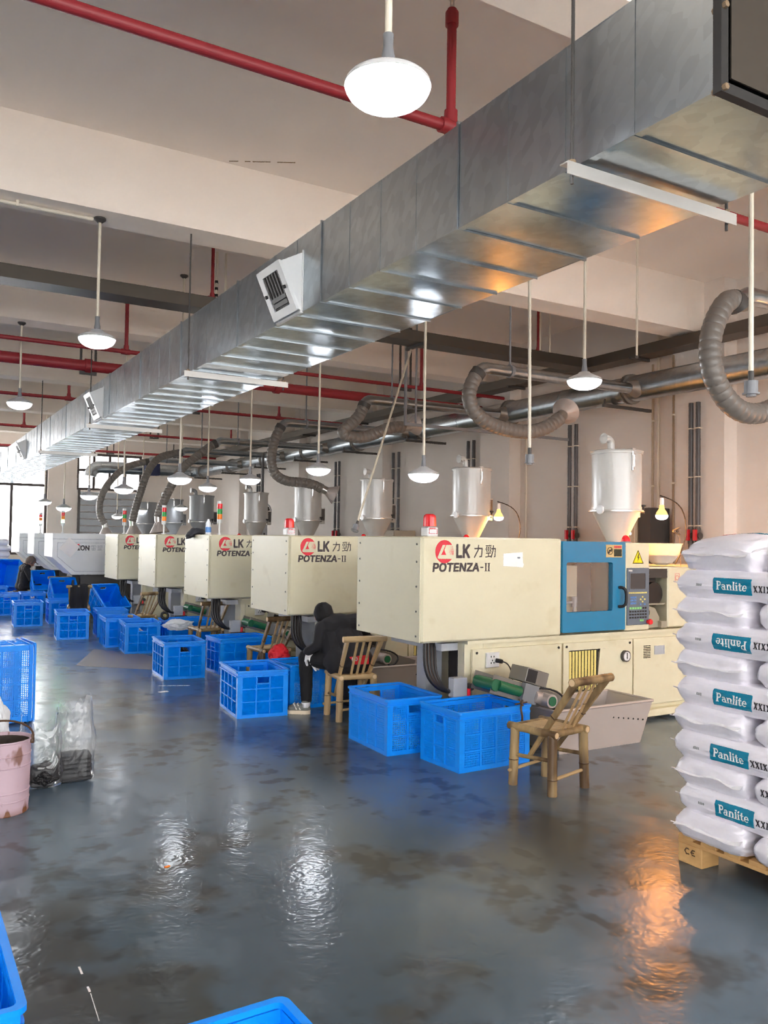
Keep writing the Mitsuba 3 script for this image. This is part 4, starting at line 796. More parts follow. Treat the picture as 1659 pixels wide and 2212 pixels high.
cd.place('white conduit along the underside of the near beam at left', 'conduit')
jb = Thing('junction_box'); jb.part('body', rbox(3.12, 3.36, 9.34, 9.52, 4.12, 4.38, 0.02), 'teal_box')
for x in (3.21, 3.32): jb.part('tube', rod((x, 9.40, 4.38), (x, 9.40, ZC), 0.014, 8), 'conduit')
jb.part('cable_tie', cat(*[rod((3.21, 9.40, z), (3.21, 9.40, z+0.03), 0.02, 8) for z in (4.42, 4.50, 4.58)]), 'black'); jb.place('teal box with two white tubes peeking over the duct', 'junction box')
single('blue_box', rbox(6.35, 6.75, 24.4, 24.7, 3.38, 3.72, 0.01), 'blue_box', 'dark blue box hung below the far exhaust pipe', 'box')
fr = Thing('pipe_frame'); fr.part('bar', cat(box(5.95, 5.98, 9.6, 9.63, 3.18, ZC), box(5.95, 8.9, 9.6, 9.63, 3.16, 3.20), box(6.12, 6.14, 9.6, 9.62, 3.2, ZC)), 'socket_grey', smooth=False); fr.place('grey steel support frame behind the slanting pole', 'frame')

# ------------------------------------------------------------------ part conveyors and steel tubs in front of the machines
def conveyor():
    t = Thing('part_conveyor'); a = rot('y', 17)
    o = tr(0.42, -0.32, 0.56)
    Q = lambda m: mv(m, a, o)
    t.part('side_plate', Q(cat(box(0.0, 0.92, -0.03, -0.024, -0.075, 0.065), box(0.30, 0.92, -0.024, 0.0, -0.075, -0.06))), 'galv_dull', smooth=False)
    t.part('side_plate', Q(box(0.0, 0.92, 0.20, 0.206, -0.075, 0.065)), 'galv_dull', smooth=False)
    t.part('belt', Q(cat(rod((0.03, -0.05, -0.01), (0.03, 0.19, -0.01), 0.045, 16), box(0.03, 0.9, -0.02, 0.198, -0.055, 0.036), rod((0.05, -0.036, -0.005), (0.27, -0.036, -0.005), 0.040, 18))), 'belt_green', label='green belt')
    t.part('control_box', Q(rbox(0.28, 0.50, -0.06, 0.14, 0.075, 0.19, 0.004)), 'galv_dull')
    t.part('control_face', Q(box(0.285, 0.38, -0.064, -0.06, 0.085, 0.18)), 'black', smooth=False)
    t.part('motor_plate', Q(box(0.28, 0.42, -0.075, -0.032, -0.07, 0.07)), 'socket_grey', smooth=False)
    t.part('motor', Q(cat(rod((0.50, -0.05, -0.01), (0.50, -0.16, -0.01), 0.052, 22), rod((0.40, -0.055, -0.01), (0.52, -0.055, -0.01), 0.048, 18))), 'stainless')
    t.part('motor_cap', Q(rod((0.50, -0.16, -0.01), (0.50, -0.168, -0.01), 0.036, 20)), 'belt_green')
    t.part('motor_cable', Q(sweep(spline([(0.44, -0.05, 0.06), (0.56, -0.08, 0.075), (0.66, -0.1, 0.03), (0.64, -0.1, -0.03), (0.54, -0.08, -0.03)], 24), 0.008, 8)), 'rubber')
    t.part('leg', cat(box(0.72, 0.75, -0.30, -0.14, 0.0, 0.375)), 'dark_metal', smooth=False)
    return t
def tub():
    t = Thing('steel_tub')
    def ring(z, x0, x1, y0, y1): return [(x0, y0, z), (x1, y0, z), (x1, y1, z), (x0, y1, z)]
    b = ring(0.0, 0.95, 1.82, -0.50, -0.06); tp = ring(0.335, 0.88, 1.93, -0.53, -0.03); bi = ring(0.01, 0.96, 1.81, -0.49, -0.07); ti = ring(0.335, 0.89, 1.92, -0.52, -0.04)
    V = np.array(b+tp+bi+ti); F = []
    for i in range(4):
        j = (i+1) % 4
        F += [(i, j, 4+j), (i, 4+j, 4+i), (8+j, 8+i, 12+i), (8+j, 12+i, 12+j), (4+i, 4+j, 12+j), (4+i, 12+j, 12+i)]
    F += [(0, 2, 1), (0, 3, 2), (8, 9, 10), (8, 10, 11)]
    t.part('basin', trimesh.Trimesh(V, F, process=False), 'stainless', smooth=False)
    t.part('rim', cat(rod(tp[0], tp[1], 0.012, 10), rod(tp[1], tp[2], 0.012, 10), rod(tp[2], tp[3], 0.012, 10), rod(tp[3], tp[0], 0.012, 10)), 'stainless')
    for q in range(7): t.part('rivet_hole', rod((1.50+0.055*q, -0.522, 0.235-0.008*q), (1.50+0.055*q, -0.514, 0.235-0.008*q), 0.007, 8), 'black', smooth=False)
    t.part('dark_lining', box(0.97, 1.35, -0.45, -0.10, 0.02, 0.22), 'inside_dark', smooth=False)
    return t
cv, tb = conveyor(), tub()
nth = ['nearest', 'second', 'third', 'fourth']
for i in range(4):
    cv.place(f'sloping green belt part conveyor at the {nth[i]} cream machine', 'conveyor', m=tr(MX, MY+MS*i, 0))
    if i < 2: tb.place(['riveted stainless steel tub under the conveyor behind the bamboo chair', 'stainless steel tub beside the seated man'][i], 'tub', m=tr(MX+(0 if i == 0 else -0.28), MY+MS*i, 0))
single('black_bag', mv(crumple(9, 0.17, 0.2, 0.24, 0.15), tr(3.98, 7.30, 0.0)), 'cloth_black', 'black sack standing right of the bamboo chair back', 'sack')

# ------------------------------------------------------------------ blue crates
CL, CW, CHT = 0.65, 0.47, 0.42
def side(w, h, ncol, nrow, handle, mesh):
    """One crate wall in the xz plane, x 0..w, z 0..h, outside towards -y."""
    L = []; post = 0.045; x0, x1, z0, z1 = post, w-post, 0.03, h-0.05
    cw, ch = (x1-x0)/ncol, (z1-z0)/nrow
    for i in range(1, ncol): L.append(box(x0+i*cw-0.006, x0+i*cw+0.006, -0.010, 0.004, z0, z1))
    for j in range(1, nrow): L.append(box(x0, x1, -0.008, 0.004, z0+j*ch-0.005, z0+j*ch+0.005))
    L += [box(x0, x1, -0.004, 0.004, z1, h-0.02), box(x0, x1, -0.004, 0.004, 0.0, z0)]
    hx0, hx1, hz0, hz1 = w/2-cw*0.42, w/2+cw*0.42, z1-ch*0.55, z1-0.012
    if handle: L += [box(hx0-0.012, hx1+0.012, -0.014, 0.004, hz0-0.012, hz0), box(hx0-0.012, hx0, -0.012, 0.004, hz0, hz1), box(hx1, hx1+0.012, -0.012, 0.004, hz0, hz1)]
    thin = []
    if mesh:
        pitch = 0.0155; bar = 0.0068
        nx, nz = int((x1-x0)/pitch), int((z1-z0)/pitch)
        for i in range(nx+1):
            x = x0+(x1-x0)*i/nx; hi = handle and hx0 < x < hx1
            thin.append(box(x-bar/2, x+bar/2, -0.0025, 0.0025, z0, hz0 if hi else z1))
        for j in range(nz+1):
            z = z0+(z1-z0)*j/nz
            for (a, b) in ([(x0, hx0), (hx1, x1)] if handle and hz0 < z < hz1 else [(x0, x1)]): thin.append(box(a, b, -0.002, 0.002, z-bar/2, z+bar/2))
    else:
        g = sbox(x0, z0, x1, z1)
        if handle: g = g.difference(sbox(hx0, hz0, hx1, hz1))
        thin.append(mv(extr(g, 0.003), FRONT, tr(0, 0.0015, 0)))
        for j in range(1, 26):
            z = z0+(z1-z0)*j/26
            L_ = [(x0, hx0), (hx1, x1)] if handle and hz0 < z < hz1 else [(x0, x1)]
            for a, b in L_: thin.append(box(a, b, -0.003, -0.0014, z-0.0016, z+0.0016))
    return cat(*L), cat(*thin)
def crate(mesh):
    t = Thing('plastic_crate'); l, w, h = CL/2, CW/2, CHT
    fr = []
    for sx in (-1, 1):
        for sy in (-1, 1):
            x, y = sx*l, sy*w
            fr += [box(min(x, x-sx*0.046), max(x, x-sx*0.046), min(y, y-sy*0.008), max(y, y-sy*0.008), 0, h-0.02), box(min(x, x-sx*0.008), max(x, x-sx*0.008), min(y, y-sy*0.046), max(y, y-sy*0.046), 0, h-0.02)]
    ro = sbox(-l-0.016, -w-0.016, l+0.016, w+0.016).buffer(-0.03).buffer(0.03); ri = sbox(-l+0.008, -w+0.008, l-0.008, w-0.008).buffer(-0.02).buffer(0.02)
    fr.append(mv(extr(ro.difference(ri), 0.016), tr(0, 0, h-0.016)))
    fr.append(mv(extr(sbox(-l-0.012, -w-0.012, l+0.012, w+0.012).buffer(-0.03).buffer(0.03).difference(sbox(-l+0.004, -w+0.004, l-0.004, w-0.004)), 0.010), tr(0, 0, h-0.055)))
    fr.append(box(-l, l, -w, w, 0.0, 0.010))
    t.part('frame', cat(*fr), 'blue', smooth=20)
    for k_, (ww, nc, hd, A) in enumerate([(CL, 4, False, np.eye(4)), (CW, 3, True, rot('z', 90)), (CL, 4, False, rot('z', 180)), (CW, 3, True, rot('z', 270))]):
        ribs, th = side(ww, h, nc, 3, hd, mesh)
        P = [tr(-l, -w+0.004, 0), tr(l-0.004, -w, 0), tr(l, w-0.004, 0), tr(-l+0.004, w, 0)][k_]
        s = t.part('side_wall', mv(ribs, A, P), 'blue', smooth=False)
        t.part('mesh_panel' if mesh else 'thin_panel', mv(th, A, P), 'blue' if mesh else 'blue_thin', s, smooth=False)
    return t
CM, CS = crate(True), crate(False)
def pose(x, y, yaw=0.0, z=0.0, pre=None):
    m = tr(x, y, z)@rot('z', yaw)
    return m if pre is None else m@pre
def put(c, x, y, yaw, lab, z=0.0, pre=None): c.place(lab, 'crate', m=pose(x, y, yaw, z, pre))
put(CM, 3.77, 5.04, 2.0, 'blue mesh crate nearest the bamboo chair, twig over its edge')
put(CM, 3.49, 5.74, 88.0, 'blue mesh crate left of the one with the twig, near the man')
put(CS, 2.98, 7.44, 84.0, 'blue crate left of the seated man\'s shoe')
put(CM, 3.60, 7.54, 3.0, 'blue mesh crate behind the seated man\'s leg')
put(CS, 2.96, 9.74, 86.0, 'blue crate with a dark heap showing through, two before the man')
put(CS, 3.70, 9.74, 2.0, 'long blue crate in front of the third bamboo chair')
put(CS, 3.08, 12.00, 84.0, 'blue crate with white parts showing through its front, beside another crate edge')
put(CS, 2.98, 12.78, 86.0, 'blue crate half hidden behind the crate with white parts')
put(CS, 3.78, 12.12, 3.0, 'blue crate with a white plastic bag on it')
put(CS, 2.52, 13.98, 84.0, 'blue crate in the middle of the row, in front of a tilted crate')
put(CS, 3.14, 14.08, 84.0, 'blue crate under the nearest tilted crate')
put(CS, 2.16, 16.18, 86.0, 'small-looking blue crate with white heap in it, left of the row')
put(CS, 2.78, 16.50, 86.0, 'blue crate under the middle tilted crate')
put(CS, 2.08, 18.45, 84.0, 'blue crate at the left edge, far down the row')
put(CS, 2.58, 18.65, 86.0, 'blue crate with white parts under the far tilted crate')
put(CS, 2.12, 21.0, 86.0, 'farthest blue crate at the left, before the white sacks')
put(CS, 2.52, 21.75, 60.0, 'blue crate standing behind the far worker', z=0.0, pre=tr(0, 0, 0.62)@rot('y', -70)@tr(0, 0, -0.2))
def leaning(c, yaw, tilt):                 # rim centre, heading and slope of a crate that leans back on others
    y, t = math.radians(yaw), math.radians(tilt)
    S = np.array([math.cos(y), math.sin(y), 0]); Lx = np.array([-math.sin(y)*math.cos(t), math.cos(y)*math.cos(t), math.sin(t)]); N = np.cross(S, Lx)
    m = np.eye(4); m[:3, 0], m[:3, 1], m[:3, 2], m[:3, 3] = Lx, -S, N, np.array(c)-N*CHT; return m
CS.place('nearest tilted blue crate, open side towards the camera', 'crate', m=leaning((3.39, 15.16, 0.563), 15.2, 34.5))
CS.place('middle tilted blue crate, just left of the chair with the black cloth', 'crate', m=leaning((3.01, 17.46, 0.558), 2.0, 37.4))
CS.place('far tilted blue crate beside the far worker', 'crate', m=leaning((2.98, 19.85, 0.61), -0.7, 37.4))
put(CM, 0.88, 7.98, 6.0, 'blue mesh crate stood on end at the left edge behind the pink bucket', pre=tr(0.212, 0, 0.345)@rot('y', 90)@tr(0, 0, -0.42))
put(CS, 0.60, 1.80, 2.0, 'blue crate at the bottom edge, its corner towards the middle of the floor')
put(CS, 0.088, 2.66, 90.0, 'blue crate cut by the bottom left corner')
# what lies in the crates
def heap(x, y, z, rx, ry, rz, n, mat, lab, seed, s=0.028, name='plastic_parts'):
    r = random.Random(seed); L = []
    for _ in range(n):
        a = r.uniform(0, 2*PI); q = math.sqrt(r.random()); px, py = q*math.cos(a), q*math.sin(a)
        m = box(-s, s, -s*0.6, s*0.6, -s*0.4, s*0.4); m.apply_transform(trimesh.transformations.random_rotation_matrix(np.array([r.random(), r.random(), r.random()])))
        m.apply_translation((x+px*rx, y+py*ry, z+rz*(1-q*q)*r.random()+s*0.9)); L.append(m)
    single(name, cat(*L), mat, lab, 'parts', kind='stuff', smooth=False)
heap(3.08, 12.0, 0.012, 0.18, 0.26, 0.26, 420, 'plastic_white', 'white plastic parts in the crate with pale front', 1)
heap(2.52, 13.98, 0.012, 0.17, 0.24, 0.10, 260, 'plastic_white', 'white parts on the bottom of the crate in the middle of the row', 2)
heap(2.16, 16.18, 0.012, 0.18, 0.24, 0.24, 380, 'plastic_white', 'white heap in the small-looking crate', 3)
heap(2.58, 18.65, 0.012, 0.18, 0.24, 0.28, 300, 'plastic_white', 'white parts in the crate under the far tilted crate', 4)
heap(2.96, 9.74, 0.012, 0.17, 0.24, 0.34, 460, 'black', 'dark heap of parts in the crate two before the man', 5)
heap(3.49, 5.74, 0.012, 0.16, 0.24, 0.20, 300, 'milky', 'clear glossy parts in the crate left of the twig', 6)
heap(2.98, 7.44, 0.012, 0.16, 0.24, 0.07, 160, 'milky', 'few clear parts in the crate beside the shoe', 7)
heap(3.60, 7.54, 0.012, 0.24, 0.17, 0.20, 260, 'milky', 'clear parts in the mesh crate behind the man\'s leg', 8)
single('plastic_bag', mv(crumple(21, 0.20, 0.16, 0.085, 0.35), tr(3.55, 11.72, 0.30)), 'milky', 'white plastic bag bulging from the crate before the fourth chair', 'plastic bag', smooth=False)
single('red_bag', mv(crumple(5, 0.11, 0.10, 0.11, 0.3), tr(3.46, 7.95, 0.34)), 'red_cloth', 'red bag on the crate rim behind the seated man', 'bag')
tp = Thing('tape_roll'); tp.part('ring', mv(trimesh.creation.torus(0.045, 0.02, 24, 10), rot('x', 70), tr(3.44, 12.02, 0.475)), 'black'); tp.part('core', mv(trimesh.creation.torus(0.03, 0.006, 20, 8), rot('x', 70), tr(3.44, 12.02, 0.475)), 'yellow'); tp.place('dark tape roll with a yellow core on the crate rim', 'tape roll')
tw = Thing('twig'); tw.part('stem', sweep(spline([(4.02, 4.80, 0.46), (4.0, 4.79, 0.435), (3.985, 4.775, 0.40), (3.99, 4.77, 0.36), (3.99, 4.772, 0.31)], 20), 0.008, 8), 'bamboo_node')
tw.part('knot', cat(rod((3.95, 4.80, 0.436), (4.06, 4.80, 0.442), 0.006, 6), rod((3.99, 4.76, 0.43), (4.02, 4.84, 0.46), 0.006, 6)), 'bamboo_node'); tw.place('dark twisted tie hung over the edge of the nearest mesh crate', 'tie')

# ------------------------------------------------------------------ bamboo chairs (facing +y)
def bam(a, b, r, nodes=(), n=16, wob=0.0015):
    a, b = np.array(a, float), np.array(b, float); L = np.linalg.norm(b-a); s = [0.0]; rr = [r]
    for q in sorted(nodes): s += [q-0.012/L, q-0.004/L, q, q+0.004/L, q+0.012/L]; rr += [r, r*1.04, r*1.07, r*1.04, r]
    s.append(1.0); rr.append(r)
    return sweep([a+(b-a)*k for k in s], rr, n)
def chair(light=False, seed=0):
    t = Thing('bamboo_chair'); P = t.part; m1 = 'bamboo_light' if light else 'bamboo'; rs = random.Random(seed); S = 0.158; H = 0.385
    def nd(a, b, k): return [rs.uniform(0.2, 0.35), rs.uniform(0.65, 0.85)][:k]
    for sx in (-1, 1):
        for sy in (-1, 1):
            x, y = sx*S, sy*S; q = rs.uniform(0.25, 0.5)
            l = P('leg', cat(bam((x*1.05, y*1.05, 0), (x, y, H-0.02), 0.031, [q]), mv(trimesh.creation.icosphere(2, 0.031), tr(x, y, H-0.02))), m1)
            zq = q*(H-0.02); P('node_ring', mv(trimesh.creation.torus(0.0305, 0.0035, 20, 8), tr(x*(1.05-0.05*q), y*(1.05-0.05*q), zq)), 'bamboo_node', l)
    for sx in (-1, 1):
        h = P('seat_rail', bam((sx*S, -S-0.035, H), (sx*S, S+0.05, H), 0.026, nd(0, 0, 2)), m1)
        P('cut_end', rod((sx*S, S+0.05, H), (sx*S, S+0.052, H), 0.019, 14), 'bamboo_end', h); P('cut_end', rod((sx*S, -S-0.035, H), (sx*S, -S-0.037, H), 0.019, 14), 'bamboo_end', h)
    for sy in (-1, 1): P('seat_rail', bam((-S, sy*S, H), (S, sy*S, H), 0.023, nd(0, 0, 1)), m1)
    for q in range(6):
        x = -0.115+q*0.046; P('seat_slat', rbox(x-0.021, x+0.021, -S+0.01, S-0.005, H+0.004, H+0.014, 0.003), 'bamboo_light', smooth=False)
    back = lambda z: -0.088-(z-0.40)*0.74
    for sx in (-1, 1):
        A, B = np.array([sx*(S-0.032), back(0.20), 0.20]), np.array([sx*(S+0.004), back(0.735), 0.735])
        d = (B-A)/np.linalg.norm(B-A); w = np.cross(d, [1, 0, 0]); 
        V = [A+sx_*np.array([0.010, 0, 0])+k*w*0.012 for sx_ in (-1, 1) for k in (-1, 1)]+[B+sx_*np.array([0.014, 0, 0])+k*w*0.022 for sx_ in (-1, 1) for k in (-1, 1)]
        l = P('back_post', trimesh.convex.convex_hull(np.array(V)), m1, smooth=False)
        mm = A+(B-A)*0.55; P('node_ring', mv(rbox(-0.017, 0.017, -0.021, 0.021, -0.004, 0.004, 0.002), rot('x', 36), tr(*mm)), 'bamboo_node', l, smooth=False)
    r_ = P('top_rail', bam((-S-0.045, back(0.745), 0.745), (S+0.045, back(0.745), 0.745), 0.027, [0.38]), m1)
    for sx in (-1, 1): P('cut_end', rod((sx*(S+0.045), back(0.745), 0.745), (sx*(S+0.047), back(0.745), 0.745), 0.022, 16), 'bamboo_end', r_)
    for q, x in enumerate((-0.055, 0.0, 0.055)):
        a, b = np.array([x, -S+0.012, H+0.01]), np.array([x*1.12, back(0.735)+0.004, 0.735]); d = (b-a)/np.linalg.norm(b-a); w = np.cross(d, [1, 0, 0])
        V = [p_+sx_*np.array([0.011, 0, 0])+k*w*0.0035 for p_ in (a, b) for sx_ in (-1, 1) for k in (-1, 1)]
        l = P('back_slat', trimesh.convex.convex_hull(np.array(V)), 'bamboo_light', smooth=False)
        mm = a+(b-a)*0.52; P('node_ring', mv(rbox(-0.013, 0.013, -0.006, 0.006, -0.003, 0.003, 0.001), tr(*mm)), 'bamboo', l, smooth=False)
    for sx in (-1, 1): P('stretcher', bam((sx*S*1.03, -S, 0.22), (sx*S*1.03, S, 0.20), 0.013, [0.6], 10), 'bamboo')
    P('stretcher', bam((-S, -S*1.04, 0.10), (S, -S*1.04, 0.12), 0.011, [0.3], 10), 'bamboo_light'); P('stretcher', bam((-S-0.05, S*1.04, 0.10), (S, S*1.04, 0.12), 0.011, [0.3], 10), 'bamboo_light')
    return t
c1, c2 = chair(False, 1), chair(True, 2)
c1.place('empty bamboo chair nearest the camera, in front of the steel tub', 'chair', m=tr(3.82, 4.29, 0)@rot('z', 9))
c2.place('bamboo chair with the man in black sitting on it', 'chair', m=tr(3.66, 6.78, 0)@rot('z', -8))
c1.place('empty bamboo chair behind the seated man, beside the red bag', 'chair', m=tr(3.68, 8.74, 0)@rot('z', 4))
c1.place('empty bamboo chair behind the white plastic bag', 'chair', m=tr(3.70, 10.96, 0)@rot('z', 2))
c1.place('empty bamboo chair under the fourth machine guard', 'chair', m=tr(3.36, 13.10, 0)@rot('z', 18))
c1.place('bamboo chair with a black cloth hung over its back', 'chair', m=tr(2.84, 15.15, 0)@rot('z', -10))
c1.place('farthest bamboo chair, only one back post showing beside the middle tilted crate', 'chair', m=tr(2.98, 18.36, 0))
cl = Thing('black_cloth')
th = []
for y0, s in ((-0.345, -1), (-0.29, 1)):
    pass
u, w = np.meshgrid(np.linspace(-0.14, 0.14, 20), np.linspace(0, 1, 30), indexing='ij')
prof = spline([(-0.375, 0.36), (-0.385, 0.60), (-0.385, 0.72), (-0.355, 0.785), (-0.315, 0.74), (-0.27, 0.62), (-0.21, 0.50)], 30)
V = np.stack([u+0.006*np.sin(w*9+u*30), np.broadcast_to(prof[:, 0], u.shape)+0.012*np.sin(u*45+3*w), np.broadcast_to(prof[:, 1], u.shape)+0.01*np.sin(u*20)], -1).reshape(-1, 3)
F = [(i*30+j, (i+1)*30+j, (i+1)*30+j+1) for i in range(19) for j in range(29)]+[(i*30+j, (i+1)*30+j+1, i*30+j+1) for i in range(19) for j in range(29)]
cl.part('', mv(trimesh.Trimesh(V, F, process=False), rot('z', -10), tr(2.84, 15.15, 0)), 'cloth_black', smooth=True); cl.place('black cloth draped over a bamboo chair back', 'cloth')

# ------------------------------------------------------------------ resin sacks on a pallet
from scipy.interpolate import LinearNDInterpolator
def sack_mesh(Lx, Ly, H, seed, seam='y', seg=20, dome=0.0):
    """Filled sack lying flat: x by y footprint, sealed at the two ends of the 'seam' axis."""
    g = np.linspace(-1, 1, seg+1); V = []; F = []; idx = {}
    def vid(p):
        k = tuple(np.round(p, 6))
        if k not in idx: idx[k] = len(V); V.append(p)
        return idx[k]
    for ax in range(3):
        for sg in (-1, 1):
            for i in range(seg):
                for j in range(seg):
                    q = []
                    for (a, b) in ((g[i], g[j]), (g[i+1], g[j]), (g[i+1], g[j+1]), (g[i], g[j+1])):
                        p = [0, 0, 0]; p[ax] = sg; p[(ax+1) % 3] = a; p[(ax+2) % 3] = b; q.append(vid(np.array(p, float)))
                    if sg < 0: q = q[::-1]
                    F += [(q[0], q[1], q[2]), (q[0], q[2], q[3])]
    V = np.array(V); a, b, c = V.T.copy()
    e, s = (b, a) if seam == 'y' else (a, b)                 # e: along the sealed axis, s: across
    th = np.clip(1-np.abs(e)**8, 0, 1)**0.5; ts = np.clip(1-np.abs(s)**12, 0, 1)**0.5
    fz = 0.66+0.34*np.minimum(th, 0.35+0.65*ts)
    side = 1-0.11*np.abs(c)**2.4*np.abs(s)**3
    wob = meshkit.fbm(np.stack([a*1.8, b*1.8, c*0.9], -1)+seed*7.7, 3, seed)-0.5
    fold = np.abs(meshkit.fbm(np.stack([a*4+c, b*4, c*1.5], -1)+seed*3.1, 3, seed+3)-0.5)
    z = c*fz*H/2*(1+0.10*wob)
    sq = s*side*(1-0.05*np.abs(e)**6)*(1+0.035*wob)-0.10*np.sign(s)*fold*np.abs(s)**4
    eq = e*(1-0.05*np.abs(s)**6)*(1+0.02*wob)*(1-0.05*np.abs(c)**2*np.abs(e)**4)
    x, y = (sq*Lx/2, eq*Ly/2) if seam == 'y' else (eq*Lx/2, sq*Ly/2)
    z += 0.016*fold*(np.abs(c) > 0.9)*(-np.sign(c))
    z -= dome*H*np.clip(c, 0, 1)*(a**2+b**2)/2
    V = np.stack([x, y, z], -1); m = trimesh.Trimesh(V, np.array(F), process=False)
    w = (meshkit.fbm(V*np.array([16, 16, 22])+seed*5.3, 3, seed+9)-0.5)+0.8*(0.5-np.abs(meshkit.fbm(V*np.array([9, 9, 14])+seed*1.7, 3, seed+4)-0.5)*4)*np.abs(e)**6*0.5
    m.vertices = V+m.vertex_normals*(0.011*w*(0.4+0.6*np.maximum(np.abs(e), np.abs(s))**3))[:, None]
    return m
def subdiv(m, e): 
    v, f = trimesh.remesh.subdivide_to_size(m.vertices, m.faces, e, max_iter=12); return trimesh.Trimesh(v, f, process=False)
PANLITE, PW = word('Panlite', 0.042); XX, XW = word('XXIX', 0.030)
def face_decal(mesh, poly, flip=False, yc=0.0, zc=0.0, off=0.0012):
    """Flat print laid on the sack's side that faces -x; text runs towards -y."""
    fn = np.array(mesh.vertices); sel = fn[fn[:, 0] < fn[:, 0].min()+0.09]
    it = LinearNDInterpolator(sel[:, 1:], sel[:, 0])
    m = subdiv(extr(poly, 0.0006), 0.012); v = np.array(m.vertices); s = -1.0 if flip else 1.0
    y, z = yc-v[:, 0]*s, zc+v[:, 1]*s
    xs = it(np.stack([y, z], -1)); bad = np.isnan(xs); xs[bad] = sel[:, 0].min() if bad.all() else np.nanmean(xs)
    top = v[:, 2] > 0.0003
    return trimesh.Trimesh(np.stack([xs-off-0.0006*top, y, z], -1), m.faces[:, ::-1] if False else m.faces, process=False)
LZ0, LH = 0.152, 0.1335
XF = 3.455
def labelled(i, lab, flip=False):
    m = sack_mesh(0.44, 0.68, LH*1.10, 20+i, 'y', 40); z = LZ0+LH*(i+0.5); dx, dy = rng.uniform(-0.012, 0.015), rng.uniform(-0.02, 0.02)
    o = tr(XF+0.22+dx, 2.62+dy, z); t = Thing('resin_sack')
    b = t.part('sack', mv(m, o), 'bag_white', smooth=True)
    t.part('seam_flap', mv(cat(rbox(-0.17, 0.19, 0.325, 0.346, -0.004, 0.004, 0.003)), o), 'bag_seam', smooth=False)
    t.part('tie_tail', mv(rod((-0.18, 0.345, 0.0), (-0.185, 0.368, 0.004), 0.003, 6), o), 'bag_seam', smooth=False)
    W, Hh = PW+0.034, 0.070; y0 = 0.10
    lb = affinity.translate(sbox(0, 0, W, Hh).buffer(0.003), 0, 0)
    yc = y0 if not flip else y0-W
    t.part('teal_label', mv(face_decal(m, lb, flip, yc, -0.036 if not flip else 0.032), o), 'bag_teal', smooth=False, label='teal label with white lettering')
    t.part('lettering', mv(face_decal(m, affinity.translate(PANLITE, 0.016, 0.016), flip, yc, -0.036 if not flip else 0.032, 0.0024), o), 'white_print', smooth=False)
    t.part('grade_print', mv(face_decal(m, XX, flip, -0.118 if not flip else -0.118-XW, -0.022 if not flip else 0.016), o), 'black_ink', smooth=False)
    for q in range(1): t.part('faint_stamp', mv(face_decal(m, unary_union([sbox(k*0.009, 0, k*0.009+0.006, 0.012) for k in range(4)]), False, 0.20, -0.008), o), 'hopper_grey', smooth=False)
    t.place(lab, 'sack')
    t2 = Thing('resin_sack'); t2.part('sack', mv(sack_mesh(0.44, 0.68, LH*1.1, 60+i, 'y', 12), tr(XF+0.67, 2.62, z)), 'bag_white', smooth=True)
    t2.place(f'white sack in the back row of the pile, behind a labelled sack', 'sack', 'back row of the pile')
def crosswise(i, lab, xx=False):
    z = LZ0+LH*(i+0.5); t = Thing('resin_sack'); dx = rng.uniform(-0.01, 0.02)
    m = sack_mesh(0.68, 0.42, LH*1.10, 30+i, 'x', 40); o = tr(XF+0.335+dx, 2.745, z)
    t.part('sack', mv(m, o), 'bag_white', smooth=True)
    fl, q = [], np.linspace(-0.19, 0.19, 24)
    V = []; zz = 0.012+0.006*np.sin(q*22+i)
    for k in range(24): V += [(-0.325, q[k], zz[k]), (-0.352-0.004*math.sin(q[k]*40+i), q[k], zz[k]-0.016-0.004*math.sin(q[k]*31))]
    Fq = [(2*k, 2*k+1, 2*k+3) for k in range(23)]+[(2*k, 2*k+3, 2*k+2) for k in range(23)]
    th_ = trimesh.Trimesh(V, Fq, process=False); t2 = th_.copy(); t2.invert(); t2.apply_translation((0.003, 0, 0.002))
    t.part('seam_flap', mv(cat(th_, t2), o), 'bag_seam', smooth=False, label='folded sealed seam')
    t.part('tie_tail', mv(rod((-0.34, 0.185, 0.0), (-0.343, 0.212, 0.0), 0.003, 6), o), 'bag_seam', smooth=False)
    if xx:
        mm = mv(m, rot('z', -90)); d = face_decal(mm, XX, False, -0.085, -0.012); d = mv(d, rot('z', 90))
        t.part('grade_print', mv(d, o), 'black_ink', smooth=False)
    t.place(lab, 'sack')
    t = Thing('resin_sack'); m = sack_mesh(0.68, 0.42, LH*1.10, 45+i, 'x', 20); o = tr(XF+0.33+rng.uniform(-0.01, 0.03), 2.295, z)
    t.part('sack', mv(m, o), 'bag_white', smooth=True)
    if i in (2,): t.part('grade_print', mv(face_decal(m, XX, False, 0.16, -0.01), o), 'black_ink', smooth=False)
    t.place(f'white sack cut by the right edge, beside the {["bottom", "", "second", "", "third", "", "fourth", "", "fifth", "", "top"][i]} seamed sack', 'sack')
crosswise(0, 'bottom white sack lying on the wooden pallet, seam towards the aisle')
labelled(1, 'lowest white sack with a teal label')
crosswise(2, 'unlabelled white sack between the two lowest labelled sacks')
labelled(3, 'second labelled white sack from the bottom')
crosswise(4, 'unlabelled white sack with black print on its side, in the middle of the pile', True)
labelled(5, 'third labelled white sack from the bottom')
crosswise(6, 'unlabelled white sack under the sack whose label is upside down')
labelled(7, 'white sack whose teal label is upside down', True)
crosswise(8, 'unlabelled white sack just below the topmost labelled sack')
labelled(9, 'topmost white sack with a teal label on its side')
